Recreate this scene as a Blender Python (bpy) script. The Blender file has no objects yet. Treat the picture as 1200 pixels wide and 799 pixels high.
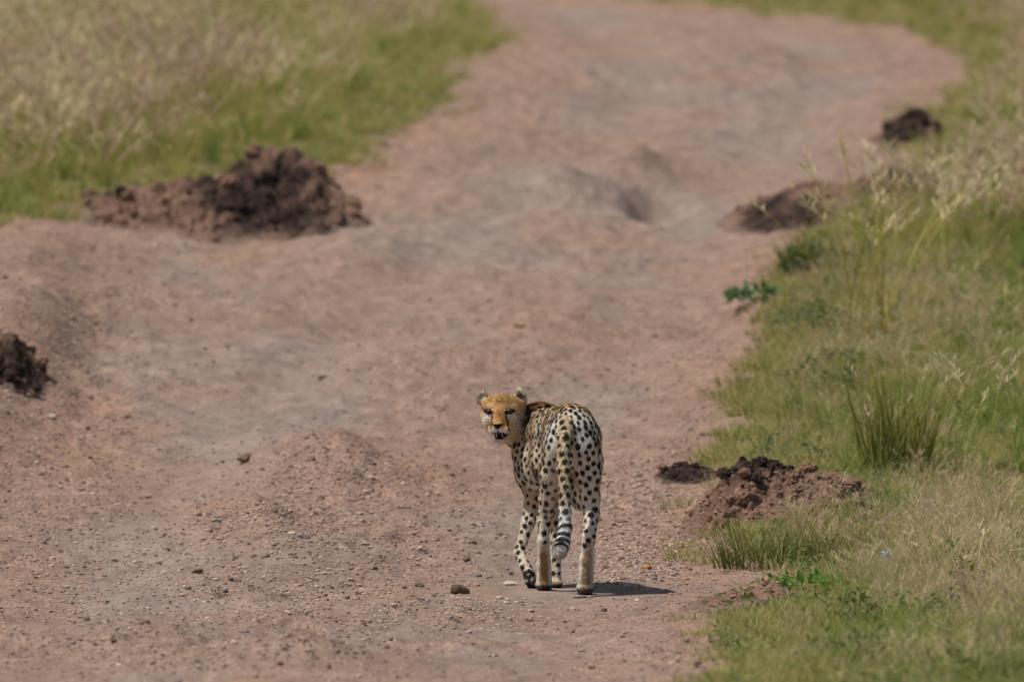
import bpy, math, random
import numpy as np

# ------------------------------------------------------------------ camera, sky, sun, exposure
sc = bpy.context.scene
PW, PH = 1200.0, 799.0            # the photograph's own pixel grid (used to turn pixels into directions)
FPX = 13333.0                     # 400 mm lens on a 36 mm sensor
CAM_Z = 2.3
PITCH = math.atan((399.5 - 42.0) / FPX)
cam_d = bpy.data.cameras.new('camera')
cam = bpy.data.objects.new('camera', cam_d)
sc.collection.objects.link(cam)
sc.camera = cam
cam.location = (0, 0, CAM_Z)
cam.rotation_euler = (math.radians(90) - PITCH, 0, 0)
cam_d.lens = 400.0
cam_d.sensor_width = 36.0
cam_d.clip_start = 1.0
cam_d.clip_end = 6000.0
cam_d.dof.use_dof = True
cam_d.dof.focus_distance = 46.9
cam_d.dof.aperture_fstop = 3.8

SUN_EL, SUN_AZ = math.radians(65), math.radians(-95)      # azimuth from +Y towards +X
world = bpy.data.worlds.new('World')
sc.world = world
world.use_nodes = True
wn = world.node_tree.nodes
sky = wn.new('ShaderNodeTexSky')
sky.sky_type = 'NISHITA'
sky.sun_disc = False
sky.sun_elevation = SUN_EL
sky.sun_rotation = SUN_AZ
sky.dust_density = 1.5
bg = wn['Background']
bg.inputs['Strength'].default_value = 0.072
world.node_tree.links.new(sky.outputs['Color'], bg.inputs['Color'])
sun_d = bpy.data.lights.new('sun', 'SUN')
sun_d.energy = 3.9
sun_d.angle = math.radians(0.55)
sun_d.color = (1.0, 0.955, 0.89)
sun = bpy.data.objects.new('sun', sun_d)
sc.collection.objects.link(sun)
sun.rotation_euler = (math.radians(90) - SUN_EL, 0, -SUN_AZ + math.pi)
sun.location = (-10, 47, 30)
sc.view_settings.view_transform = 'Standard'
sc.view_settings.look = 'None'
sc.view_settings.exposure = 0.04
sc.view_settings.gamma = 1.0
sc.view_settings.use_curve_mapping = False
sc.cycles.use_denoising = True
sc.cycles.max_bounces = 6
sc.cycles.transparent_max_bounces = 8

rng = np.random.default_rng(7)
random.seed(7)
COL = sc.collection

def lin(r, g, b):
    f = lambda c: (c / 255 / 12.92) if c / 255 <= 0.04045 else ((c / 255 + 0.055) / 1.055) ** 2.4
    return (f(r), f(g), f(b))

# ------------------------------------------------------------------ noise
def _h(ix, iy, seed):
    n = (ix.astype(np.int64) * 374761393 + iy.astype(np.int64) * 668265263 + seed * 1442695041) & 0xFFFFFFFF
    n = ((n ^ (n >> 13)) * 1274126177) & 0xFFFFFFFF
    n = ((n ^ (n >> 16)) * 2246822519) & 0xFFFFFFFF
    return ((n ^ (n >> 15)) & 0xFFFF).astype(np.float64) / 65535.0

def gnoise(x, y, seed=0):
    x = np.asarray(x, float); y = np.asarray(y, float)
    fx, fy = np.floor(x), np.floor(y)
    ix, iy = fx.astype(np.int64), fy.astype(np.int64)
    dx, dy = x - fx, y - fy
    u = dx * dx * dx * (dx * (dx * 6 - 15) + 10)
    v = dy * dy * dy * (dy * (dy * 6 - 15) + 10)
    def g(jx, jy):
        a = _h(ix + jx, iy + jy, seed) * 2 * math.pi
        return np.cos(a) * (dx - jx) + np.sin(a) * (dy - jy)
    a = g(0, 0) * (1 - u) + g(1, 0) * u
    b = g(0, 1) * (1 - u) + g(1, 1) * u
    return (a * (1 - v) + b * v) * 1.4

def fbm(x, y, seed=0, oct=4, gain=0.5):
    s, a, f = 0.0, 1.0, 1.0
    for o in range(oct):
        s = s + a * gnoise(x * f, y * f, seed + o * 17)
        a *= gain; f *= 2.03
    return s

def sstep(a, b, x):
    t = np.clip((np.asarray(x, float) - a) / (b - a), 0, 1)
    return t * t * (3 - 2 * t)

# ------------------------------------------------------------------ pixel rays and the hill's profile
CP, SP = math.cos(PITCH), math.sin(PITCH)
def ray(px, py):
    u = (np.asarray(px, float) - 600.0) / FPX
    v = (399.5 - np.asarray(py, float)) / FPX
    dy = CP + v * SP
    return u / dy, (-SP + v * CP) / dy         # dX/dY, dZ/dY

# row in the picture -> distance of the road surface (from the road's narrowing)
rows = [(600, 51.0), (500, 54.2), (400, 57.3), (300, 61.2), (200, 66.2), (130, 70.8), (60, 79.0), (0, 93.0)]
pY, pZ = [-300, -20, 20, 40, 44, 46.5, 48.2], [-1.2, -.2, 0, 0, 0, 0, 0.01]
for r_, d_ in rows:
    pY.append(d_); pZ.append(CAM_Z + float(ray(600, r_)[1]) * d_)
pY += [104, 120, 150, 220, 400, 1000, 4000]
pZ += [2.83, 3.05, 3.3, 3.6, 4.2, 6.0, 12.0]
pY, pZ = np.array(pY), np.array(pZ)
def _slopes(x, y):
    h = np.diff(x); d = np.diff(y) / h
    m = np.zeros_like(y); m[0], m[-1] = d[0], d[-1]
    for i in range(1, len(x) - 1):
        m[i] = 0 if d[i - 1] * d[i] <= 0 else 3 * (h[i - 1] + h[i]) / ((2 * h[i] + h[i - 1]) / d[i - 1] + (h[i] + 2 * h[i - 1]) / d[i])
    return m
pM = _slopes(pY, pZ)
def base(Y):
    Y = np.clip(Y, pY[0], pY[-1])
    i = np.clip(np.searchsorted(pY, Y) - 1, 0, len(pY) - 2)
    h = pY[i + 1] - pY[i]; t = (Y - pY[i]) / h
    return ((2 * t**3 - 3 * t**2 + 1) * pZ[i] + (t**3 - 2 * t**2 + t) * h * pM[i]
            + (-2 * t**3 + 3 * t**2) * pZ[i + 1] + (t**3 - t**2) * h * pM[i + 1])

def hit0(px, py):
    """where a pixel's ray meets the smooth slope"""
    rx, rz = ray(px, py)
    Ys = np.arange(38, 140, 0.02)
    z = base(Ys)
    rx, rz = np.atleast_1d(rx), np.atleast_1d(rz)
    out = []
    for a, b in zip(rx, rz):
        k = np.argmax(CAM_Z + b * Ys < z)
        k = k if (CAM_Z + b * Ys < z).any() else len(Ys) - 1
        out.append((a * Ys[k], Ys[k]))
    return np.array(out)

def curve_from_pixels(pts, far):
    w = hit0([p[0] for p in pts], [p[1] for p in pts])
    o = np.argsort(w[:, 1]); w = w[o]
    X = np.concatenate([[w[0, 0]] * 2, w[:, 0], [f[0] for f in far]])
    Y = np.concatenate([[-400, w[0, 1] - 8], w[:, 1], [f[1] for f in far]])
    return lambda q: np.interp(q, Y, X)

XR = curve_from_pixels([(815, 799), (825, 760), (845, 728), (890, 705), (935, 688), (905, 674), (850, 664), (838, 640), (850, 600), (850, 560), (838, 530),
                        (842, 512), (858, 480), (884, 440), (890, 400), (872, 372), (882, 350), (905, 328), (930, 300), (968, 270),
                        (1045, 240), (1070, 200), (1055, 178), (1075, 150), (1115, 120), (1140, 90), (1132, 70), (1090, 50), (1030, 35),
                        (930, 20), (800, 8), (740, 1)], [(-1.2, 104), (-8, 125), (-30, 160), (-200, 400), (-2000, 4000)])
XL = curve_from_pixels([(-90, 799), (-75, 600), (-60, 400), (-35, 320), (5, 286), (90, 272), (130, 262), (250, 238), (395, 200),
                        (438, 180), (478, 150), (540, 122), (528, 95), (582, 60), (575, 30), (560, 10), (530, 1)],
                       [(-5.5, 104), (-12, 125), (-34, 160), (-205, 400), (-2005, 4000)])
T1 = curve_from_pixels([(60, 799), (95, 720), (140, 640), (215, 540), (330, 440), (460, 345), (545, 280), (640, 215), (720, 150), (760, 90), (720, 40), (640, 5)], [(-6, 104), (-30, 160)])
T2 = curve_from_pixels([(690, 799), (670, 700), (640, 610), (690, 500), (730, 400), (800, 300), (850, 220), (920, 150), (985, 95), (900, 45), (720, 8)], [(-3, 104), (-30, 160)])

def edge_noise(X, Y):
    return 0.15 * fbm(X * 1.3 + 5, Y * 0.45, 31, 4) + .09 * fbm(X * 6, Y * 2.5, 37, 3)

def grassness(X, Y):
    """0 on the bare road, 1 in the verge"""
    n = edge_noise(X, Y)
    r = (X - XR(Y)) + n
    l = (XL(Y) - X) + n
    return sstep(-0.03, 0.10, np.maximum(r, l))

# gentle forms in the road: (pixel x, pixel y, height, half width X, half width Y)
FORMS = []
for (fx, fy, fh, sx_, sy_) in [
        (395, 548, .16, .30, .8), (470, 560, .05, .22, .7), (290, 625, .17, .32, .7), (390, 655, .05, .42, .9), (345, 655, .05, .2, .5),
        (130, 752, .12, .5, .8), (330, 778, .10, .40, .6),
        (650, 228, .21, .40, .8), (772, 238, -.30, .15, .7), (740, 196, .12, .3, .7), (600, 262, .06, .5, .5), (540, 240, .06, .3, .8),
        (420, 300, .07, .45, .9), (690, 400, -.05, .7, 1.2), (822, 374, -.10, .20, .35), (600, 350, .05, .5, .9),
        (30, 430, .22, .36, 1.6), (20, 350, .16, .5, 2.0), (-60, 520, .20, .5, 3.0), (40, 300, .08, .5, 1.5),
        (870, 640, .08, .22, .5), (890, 700, .03, .22, .35), (930, 580, .10, .45, .7),
        (1010, 250, .12, .45, 1.2), (1075, 160, .10, .4, 1.2), (680, 90, .10, .9, 1.5), (880, 70, .12, .8, 2.0), (560, 110, .06, .5, 1.5)]:
    w = hit0(fx, fy)[0]
    FORMS.append((w[0], w[1], fh, sx_, sy_))

def H(X, Y):
    X = np.asarray(X, float); Y = np.asarray(Y, float)
    z = base(Y)
    near = np.exp(-(np.abs(X) / 14.0) ** 4)
    win = near * sstep(36, 41, Y) * (1 - sstep(105, 130, Y))
    f = 0.0
    for (cx, cy, h, sx_, sy_) in FORMS:
        sk = np.where(X > cx, .62, 1.35) if h > .1 else 1.0          # ridges fall off more steeply on one side
        f = f + h * np.exp(-((X - cx) / (sx_ * sk)) ** 2 - ((Y - cy) / sy_) ** 2)
    f = f - 0.045 * np.exp(-((X - T1(Y)) / 0.27) ** 2) - 0.045 * np.exp(-((X - T2(Y)) / 0.27) ** 2)
    outside = np.maximum(X - XR(Y), XL(Y) - X)
    f = f + 0.10 * sstep(-0.2, 0.7, outside) * (1 - .75 * sstep(47.2, 46, Y)) + 0.10 * sstep(0.4, 3.0, outside)
    # loose road surface; calm where the animal stands
    calm = 1 - 0.8 * np.exp(-((X - .15) / .45) ** 2 - ((Y - 47.1) / 1.1) ** 2)
    rough = 0.038 * fbm(X * 1.1, Y * 0.55, 3, 3) + calm * (0.021 * fbm(X * 4.2, Y * 2.2, 11, 3) + (0.016 * fbm(X * 9, Y * 5.5, 19, 2, .6) + .0085 * fbm(X * 26, Y * 18, 29, 2, .7)) * (.25 + .75 * sstep(-.3, .4, fbm(X * 1.7, Y * .7, 23, 2))))
    trackness = np.exp(-((X - T1(Y)) / 0.3) ** 2) + np.exp(-((X - T2(Y)) / 0.3) ** 2)
    rough = rough * (1 - 0.55 * np.clip(trackness, 0, 1))
    far = 0.6 * fbm(X / 60.0, Y / 60.0, 41, 3) * (1 - near) * sstep(20, 60, np.hypot(X, Y * 0))
    flat = np.exp(-(((X - .25) / .75) ** 4) - (((Y - 47.15) / 1.15) ** 4))
    return z + win * (f + rough) * (1 - .97 * flat) + far

# table of the finished surface for ray hits
_gx = np.arange(-7, 7.001, 0.04); _gy = np.arange(38, 112, 0.04)
_GX, _GY = np.meshgrid(_gx, _gy)
_GH = H(_GX, _GY)
def Hq(X, Y):
    a = np.clip((np.asarray(X) - _gx[0]) / 0.04, 0, len(_gx) - 1.001); b = np.clip((np.asarray(Y) - _gy[0]) / 0.04, 0, len(_gy) - 1.001)
    i, j = a.astype(int), b.astype(int); u, v = a - i, b - j
    return (_GH[j, i] * (1 - u) + _GH[j, i + 1] * u) * (1 - v) + (_GH[j + 1, i] * (1 - u) + _GH[j + 1, i + 1] * u) * v
def hit(px, py):
    rx, rz = ray(np.atleast_1d(px), np.atleast_1d(py))
    Y = np.full(len(rx), 39.0); done = np.zeros(len(rx), bool)
    for _ in range(1500):
        below = CAM_Z + rz * Y < Hq(rx * Y, Y)
        done |= below | (Y > 108)
        if done.all(): break
        Y = np.where(done, Y, Y + 0.05)
    return np.stack([rx * Y, Y], 1)
def project(X, Y, Z):
    rx = X / Y; rz = (Z - CAM_Z) / Y
    # invert ray()
    v = (rz * CP + SP) / (CP - rz * SP)
    u = rx * (CP + v * SP)
    return 600 + u * FPX, 399.5 - v * FPX

# ------------------------------------------------------------------ small builders
def tag(o, label=None, cat=None, group=None, kind=None):
    if label: o['label'] = label
    if cat: o['category'] = cat
    if group: o['group'] = group
    if kind: o['kind'] = kind
    return o

def mesh_np(name, verts, faces, mat=None, attrs=None, smooth=False):
    """faces: (n,3) or (n,4) int array"""
    me = bpy.data.meshes.new(name)
    verts = np.ascontiguousarray(verts, np.float32); faces = np.ascontiguousarray(faces, np.int32)
    k = faces.shape[1]
    me.vertices.add(len(verts)); me.vertices.foreach_set('co', verts.ravel())
    me.loops.add(faces.size); me.loops.foreach_set('vertex_index', faces.ravel())
    me.polygons.add(len(faces)); me.polygons.foreach_set('loop_start', np.arange(0, faces.size, k, dtype=np.int32))
    me.polygons.foreach_set('use_smooth', np.full(len(faces), smooth))
    for an, av in (attrs or {}).items():
        av = np.asarray(av, np.float32)
        if av.ndim == 1:
            at = me.attributes.new(an, 'FLOAT', 'POINT'); at.data.foreach_set('value', av)
        else:
            if av.shape[1] == 3: av = np.concatenate([av, np.ones((len(av), 1), np.float32)], 1)
            at = me.attributes.new(an, 'FLOAT_COLOR', 'POINT'); at.data.foreach_set('color', np.ascontiguousarray(av).ravel())
    me.update(calc_edges=True)
    me.validate()
    if mat: me.materials.append(mat)
    return me

def link(name, me, parent=None, loc=None):
    o = bpy.data.objects.new(name, me)
    COL.objects.link(o)
    if parent: o.parent = parent
    if loc is not None: o.location = loc
    return o

def empty(name, loc):
    o = bpy.data.objects.new(name, None); COL.objects.link(o); o.location = loc
    o.empty_display_size = 0.1
    return o

class Nodes:
    def __init__(self, name, rough=0.9, spec=0.2):
        self.m = bpy.data.materials.new(name); self.m.use_nodes = True
        self.t = self.m.node_tree; self.b = self.t.nodes['Principled BSDF']
        self.b.inputs['Roughness'].default_value = rough
        self.b.inputs['Specular IOR Level'].default_value = spec
    def n(self, typ, **kw):
        nd = self.t.nodes.new(typ)
        for k, v in kw.items():
            if k.startswith('_'): setattr(nd, k[1:], v)
            else: nd.inputs[k].default_value = v
        return nd
    def l(self, a, b): self.t.links.new(a, b)
    def attr(self, name, out='Fac', typ='GEOMETRY'):
        nd = self.n('ShaderNodeAttribute', _attribute_name=name, _attribute_type=typ); return nd.outputs[out]
    def noise(self, scale, detail=4, rough=0.55, vec=None, dim='3D'):
        nd = self.n('ShaderNodeTexNoise', Scale=scale, Detail=detail, Roughness=rough)
        if vec is not None: self.l(vec, nd.inputs['Vector'])
        return nd.outputs['Fac']
    def ramp(self, fac, stops):
        nd = self.n('ShaderNodeValToRGB'); el = nd.color_ramp.elements
        while len(el) < len(stops): el.new(0.5)
        for e, (p, c) in zip(el, stops):
            e.position = p; e.color = (*c, 1) if len(c) == 3 else c
        self.l(fac, nd.inputs['Fac']); return nd.outputs['Color']
    def mix(self, fac, a, b, blend='MIX'):
        nd = self.n('ShaderNodeMix', _data_type='RGBA', _blend_type=blend)
        for s, v in ((nd.inputs[0], fac), (nd.inputs[6], a), (nd.inputs[7], b)):
            if isinstance(v, (int, float)): s.default_value = v
            elif isinstance(v, tuple): s.default_value = (*v, 1)
            else: self.l(v, s)
        return nd.outputs[2]
    def math(self, op, a, b=0.0, clamp=False):
        nd = self.n('ShaderNodeMath', _operation=op, _use_clamp=clamp)
        for s, v in ((nd.inputs[0], a), (nd.inputs[1], b)):
            if isinstance(v, (int, float)): s.default_value = v
            else: self.l(v, s)
        return nd.outputs[0]
    def bump(self, h, strength=0.5, dist=0.01, normal=None):
        nd = self.n('ShaderNodeBump', Strength=strength, Distance=dist); self.l(h, nd.inputs['Height'])
        if normal is not None: self.l(normal, nd.inputs['Normal'])
        return nd.outputs['Normal']
    def coords(self): return self.n('ShaderNodeTexCoord').outputs['Object']
    def scaled(self, v, s):
        nd = self.n('ShaderNodeMapping'); nd.inputs['Scale'].default_value = s; self.l(v, nd.inputs['Vector']); return nd.outputs['Vector']
    def color(self, c): self.l(c, self.b.inputs['Base Color'])

# ------------------------------------------------------------------ ground and road
def ground_material():
    g = Nodes('dry_earth', 0.95, 0.12)
    P = g.coords()
    v1 = g.scaled(P, (1, .45, 1))
    red = g.ramp(g.noise(.9, 6, .62, v1), [(.34, lin(130, 111, 97)), (.5, lin(151, 122, 102)), (.68, lin(166, 124, 95))])
    grey = g.ramp(g.noise(2.3, 5, .6, v1), [(.3, lin(138, 124, 115)), (.7, lin(157, 141, 129))])
    dirt = g.mix(g.attr('track'), red, grey)
    # coarse grit: pale and dark grains
    grit = g.noise(70, 3, .7, P)
    dirt = g.mix(g.math('MULTIPLY', g.attr('grit'), .7), dirt, g.ramp(grit, [(.35, lin(96, 81, 73)), (.5, lin(156, 129, 114)), (.68, lin(194, 170, 153))]))
    dirt = g.mix(.68, dirt, g.ramp(g.noise(9, 6, .7, v1), [(.3, (.30, .28, .27)), (.7, (.72, .70, .68))]), 'OVERLAY')
    soil = g.ramp(g.noise(5, 4, .6, P), [(.3, lin(104, 98, 58)), (.7, lin(146, 134, 88))])
    g.color(g.mix(g.attr('grass'), dirt, soil))
    hb = g.math('ADD', g.math('MULTIPLY', g.noise(38, 5, .65, P), 1.0), g.math('MULTIPLY', g.noise(140, 3, .6, P), .45))
    g.l(g.bump(hb, .8, .022), g.b.inputs['Normal'])
    return g.m
M_EARTH = ground_material()

def axis(parts):
    out = []
    for a, b, s in parts:
        n = max(1, int(round((b - a) / s))); out.append(np.linspace(a, b, n, endpoint=False))
    return out
def stretch(a, b, n, p=2.6):
    return a + (b - a) * np.linspace(0, 1, n) ** p
xs = np.concatenate([-stretch(9, 1800, 26)[::-1], *axis([(-9, -3.0, .09), (-3.0, -2.2, .03), (-2.2, 1.6, .0135), (1.6, 3.2, .03), (3.2, 9, .09)]), stretch(9, 1800, 26)])
ys = np.concatenate([-stretch(0, 280, 12)[:0:-1], *axis([(0, 38, 1.5), (38, 42, .12), (42, 54, .028), (54, 62, .045), (62, 74, .07), (74, 98, .13), (98, 130, .4)]), stretch(130, 3900, 36)])
GX, GY = np.meshgrid(xs, ys)
GZ = H(GX, GY)
ny, nx = GX.shape
vid = np.arange(nx * ny).reshape(ny, nx)
quads = np.stack([vid[:-1, :-1], vid[:-1, 1:], vid[1:, 1:], vid[1:, :-1]], -1).reshape(-1, 4)
V = np.stack([GX, GY, GZ], -1).reshape(-1, 3)
Gm = grassness(GX, GY).ravel()
tr = (np.exp(-((GX - T1(GY)) / 0.34) ** 2) + np.exp(-((GX - T2(GY)) / 0.34) ** 2)).ravel()
mid = (sstep(.15, 1.0, GX - XL(GY)) * sstep(.1, .8, XR(GY) - GX)).ravel()
tr = np.clip(.45 * tr * (0.75 + 0.6 * fbm(GX * 1.4, GY * .5, 77, 3).ravel()) + mid * (.42 + .75 * fbm(GX * .9, GY * .4, 78, 4).ravel()), 0, 1)
for (qx, qy, sx_, sy_, a_) in [(450, 555, .35, 1.2, -.7), (380, 640, .4, .8, -.5), (60, 540, .35, 2.0, -.7), (760, 600, .3, 1.5, -.5), (60, 310, .6, 2.0, -.5), (500, 725, .5, .5, -.5),
                               (180, 650, .35, 1.0, .5), (320, 465, .5, 1.6, .5), (575, 615, .3, .7, .6), (660, 735, .4, .8, .5), (480, 290, .6, 1.8, .5), (620, 235, .5, 1.0, .6), (820, 120, .8, 3.0, .4)]:
    w_ = hit0(qx, qy)[0]; tr = tr + a_ * np.exp(-((GX - w_[0]) / sx_) ** 2 - ((GY - w_[1]) / sy_) ** 2).ravel()
tr = np.clip(tr, 0, 1)
gr = np.clip(1.05 - 0.8 * tr + 0.5 * fbm(GX * 1.8, GY * .8, 55, 4).ravel(), 0, 1)
is_verge = Gm[quads].mean(1) > 0.5
def sub(name, sel):
    q = quads[sel]; used, inv = np.unique(q, return_inverse=True)
    me = mesh_np(name, V[used], inv.reshape(-1, 4), M_EARTH, {'grass': Gm[used], 'track': tr[used], 'grit': gr[used]}, True)
    return tag(link(name, me), kind='structure')
sub('dirt_road', ~is_verge)
sub('grassland', is_verge)

# ------------------------------------------------------------------ stones, clods, gravel
def ico(sub=1):
    t = (1 + 5 ** .5) / 2
    v = [(-1, t, 0), (1, t, 0), (-1, -t, 0), (1, -t, 0), (0, -1, t), (0, 1, t), (0, -1, -t), (0, 1, -t), (t, 0, -1), (t, 0, 1), (-t, 0, -1), (-t, 0, 1)]
    f = [(0, 11, 5), (0, 5, 1), (0, 1, 7), (0, 7, 10), (0, 10, 11), (1, 5, 9), (5, 11, 4), (11, 10, 2), (10, 7, 6), (7, 1, 8),
         (3, 9, 4), (3, 4, 2), (3, 2, 6), (3, 6, 8), (3, 8, 9), (4, 9, 5), (2, 4, 11), (6, 2, 10), (8, 6, 7), (9, 8, 1)]
    v = [np.array(p) / np.linalg.norm(p) for p in v]
    for _ in range(sub):
        mid, nf = {}, []
        def m(a, b):
            k = (min(a, b), max(a, b))
            if k not in mid:
                p = v[a] + v[b]; v.append(p / np.linalg.norm(p)); mid[k] = len(v) - 1
            return mid[k]
        for a, b, c in f:
            ab, bc, ca = m(a, b), m(b, c), m(c, a); nf += [(a, ab, ca), (b, bc, ab), (c, ca, bc), (ab, bc, ca)]
        f = nf
    return np.array(v), np.array(f)
ICO0, ICO1, ICO2 = ico(0), ico(1), ico(2)

def rock_shape(seed, sub=1, cuts=7, flat=0.7, rough=.12, deep=.55):
    """a stone: a ball cut by random planes, then roughened"""
    r = np.random.default_rng(seed)
    v, f = (ICO0, ICO1, ICO2)[sub]; v = v.copy()
    for _ in range(cuts):
        n = r.normal(size=3); n /= np.linalg.norm(n); d = deep + .3 * r.random()
        s = v @ n; v = v - np.clip(s - d, 0, None)[:, None] * n
    v = v * (1 + rough * r.normal(size=(len(v), 1)))
    v = v * np.array([1, .75 + .3 * r.random(), flat])
    return v, f
def clod_shape(seed, sub=2, rough=.20):
    r = np.random.default_rng(seed); v, f = (ICO0, ICO1, ICO2)[sub]
    o = r.random(3) * 50
    k = 1 + rough * (gnoise(v[:, 0] * 1.6 + o[0], v[:, 1] * 1.6 + v[:, 2] * 1.1 + o[1], seed) + .8 * gnoise(v[:, 0] * 3.7 + o[2], v[:, 2] * 3.7 - v[:, 1] * 2, seed + 5)) * 1.4 + .07 * r.normal(size=len(v))
    return v * k[:, None] * np.array([1, .9, .72]), f

def earth_mat(name, c1, c2, scale, bump=.8, dist=.01):
    g = Nodes(name, .95, .1); P = g.coords()
    rnd = g.n('ShaderNodeObjectInfo').outputs['Random']
    c = g.ramp(g.noise(scale, 5, .65, P), [(.3, c1), (.7, c2)])
    c = g.mix(.5, c, g.ramp(rnd, [(0, (.40, .38, .37)), (1, (.62, .60, .58))]), 'OVERLAY')
    g.color(c); g.l(g.bump(g.noise(scale * 5, 5, .7, P), bump, dist), g.b.inputs['Normal'])
    return g.m
M_CLOD_RED = earth_mat('dry_red_clod', lin(136, 108, 92), lin(178, 142, 120), 16)
M_CLOD_DARK = earth_mat('dark_damp_clod', lin(50, 41, 37), lin(94, 77, 68), 16)
M_STONE_BROWN = earth_mat('brown_stone', lin(96, 80, 62), lin(150, 128, 100), 22, .5, .004)
M_STONE_DARK = earth_mat('dark_stone', lin(84, 71, 60), lin(122, 104, 88), 22, .5, .004)
M_STONE_PALE = earth_mat('pale_stone', lin(168, 150, 132), lin(204, 188, 170), 22, .5, .004)
M_STONE_ORANGE = earth_mat('orange_stone', lin(168, 118, 56), lin(206, 150, 80), 26, .4, .003)
M_STONE_GREY = earth_mat('grey_stone', lin(120, 110, 106), lin(160, 148, 142), 22, .5, .004)

def stone(px, py, w_px, ratio, mat, label, seed, name='stone', cuts=7, yaw=None, group=None, sub=2, sink=.25, depth=.8, skew=0.0, deep=.38):
    w = hit(px, py)[0]
    r = w_px / 2 * w[1] / FPX
    v, f = rock_shape(seed, sub, cuts, 1.0, .02, deep)
    v = v / np.abs(v).max(0)
    v[:, 2] = np.where(v[:, 2] > 0, v[:, 2] * (1 + skew * v[:, 0]), v[:, 2])
    v = v * np.array([r, r * depth, r * ratio])
    o = link(name, mesh_np(name, v, f, mat), None, (w[0], w[1] + r * .5, float(H(w[0], w[1] + r * .5)) + r * ratio * (1 - 2 * sink)))
    o.rotation_euler = (0, 0, 0 if yaw is None else yaw)
    return tag(o, label, 'stone', group)

stone(541, 696, 27, .55, M_STONE_DARK, 'largest loose brown stone on the smooth dirt just beside the cheetah\'s feet', 3, cuts=9)
stone(286, 543, 21, .72, M_STONE_BROWN, 'pointed tan stone standing up alone on the wheel track beyond the two low ridges', 12, cuts=9, yaw=.1, skew=.75, deep=.3)
stone(547, 659, 11, .8, M_STONE_DARK, 'small round dark stone just behind the largest loose stone near the cheetah', 21)
stone(492, 688, 12, .7, M_STONE_DARK, 'small dark brown stone at the gravel edge, close to the largest loose stone', 22)
stone(493, 706, 12, .4, M_STONE_GREY, 'flat grey stone in the gravel near the largest loose stone', 23)
stone(598, 686, 17, .45, M_STONE_PALE, 'flat pale stone between the largest stone and the lifted forepaw', 24)
stone(759, 668, 15, .45, M_STONE_ORANGE, 'bright orange flat stone beyond the cheetah\'s shadow by the grass', 25)
stone(737, 688, 11, .5, M_STONE_PALE, 'small whitish stone at the tip of the cheetah\'s shadow', 26)
stone(232, 673, 15, .5, M_STONE_DARK, 'dark flat stone in the gravel below the two low ridges', 27)
stone(268, 262, 16, 1.0, M_STONE_PALE, 'pale stone at the foot of the large dark spoil heap', 28)
stone(608, 385, 17, .4, M_STONE_BROWN, 'flat reddish stone lying in the middle of the road behind the cheetah', 29)
stone(355, 632, 15, .5, M_STONE_GREY, 'grey stone lying on the crest of the gravel ridge', 30)
stone(428, 642, 10, .6, M_STONE_PALE, 'pale pebble on the side of the gravel ridge', 31)
stone(322, 603, 10, .7, M_STONE_DARK, 'dark pebble on top of the nearer gravel ridge', 32)
stone(60, 493, 13, .6, M_STONE_PALE, 'pale flat stone below the dark clod on the road bank', 33)
stone(379, 445, 13, .5, M_STONE_DARK, 'dark stone on the smooth wheel track behind the ridges', 34)
stone(925, 661, 11, .8, M_STONE_ORANGE, 'small rust-coloured stone above the leafy weed on the verge', 35)

# many small loose stones that only their place tells apart
LOOSE = [mesh_np('stone', *(lambda q: (q[0] / np.abs(q[0]).max(0) * np.array([1, .85, .6]), q[1]))(rock_shape(50 + i, 1, 6, .9, .05)), M_STONE_DARK if i % 4 == 0 else (M_STONE_BROWN if i % 3 == 1 else M_STONE_GREY)) for i in range(9)]
def scatter_px(n, patches, seed):
    r = np.random.default_rng(seed); out = []
    wts = np.array([p[4] for p in patches], float); wts /= wts.sum()
    for k in r.choice(len(patches), n, p=wts):
        cx, cy, sx_, sy_, _ = patches[k]; out.append((cx + sx_ * r.normal(), cy + sy_ * r.normal()))
    return np.array(out)
GRAVEL = [(70, 560, 80, 80, 8), (60, 680, 90, 55, 4), (400, 560, 70, 28, 4), (330, 610, 70, 22, 3), (420, 660, 110, 40, 6), (270, 680, 80, 30, 3),
          (510, 590, 60, 25, 2), (520, 720, 90, 14, 2), (750, 600, 45, 50, 8), (735, 660, 42, 16, 4), (60, 440, 60, 70, 5), (100, 330, 110, 35, 5),
          (250, 430, 160, 60, 1.5), (600, 470, 150, 50, 1.6), (640, 410, 170, 30, 1.6), (760, 500, 60, 50, 1.4), (120, 760, 120, 25, 2), (330, 760, 120, 22, 2),
          (760, 780, 60, 20, 1.6), (500, 640, 300, 130, 2), (500, 350, 300, 80, 1), (700, 90, 250, 60, .5), (890, 620, 60, 30, 1)]
pp = scatter_px(230, [p for p in GRAVEL], 5)
pp = pp[(pp[:, 0] > 2) & (pp[:, 0] < 1000) & (pp[:, 1] > 250) & (pp[:, 1] < 796)]
ww = hit(pp[:, 0], pp[:, 1])
ok = grassness(ww[:, 0], ww[:, 1]) < .4
ok &= ~((np.abs(ww[:, 0] - .15) < .3) & (np.abs(ww[:, 1] - 47.2) < .6))
ww = ww[ok]
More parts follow.
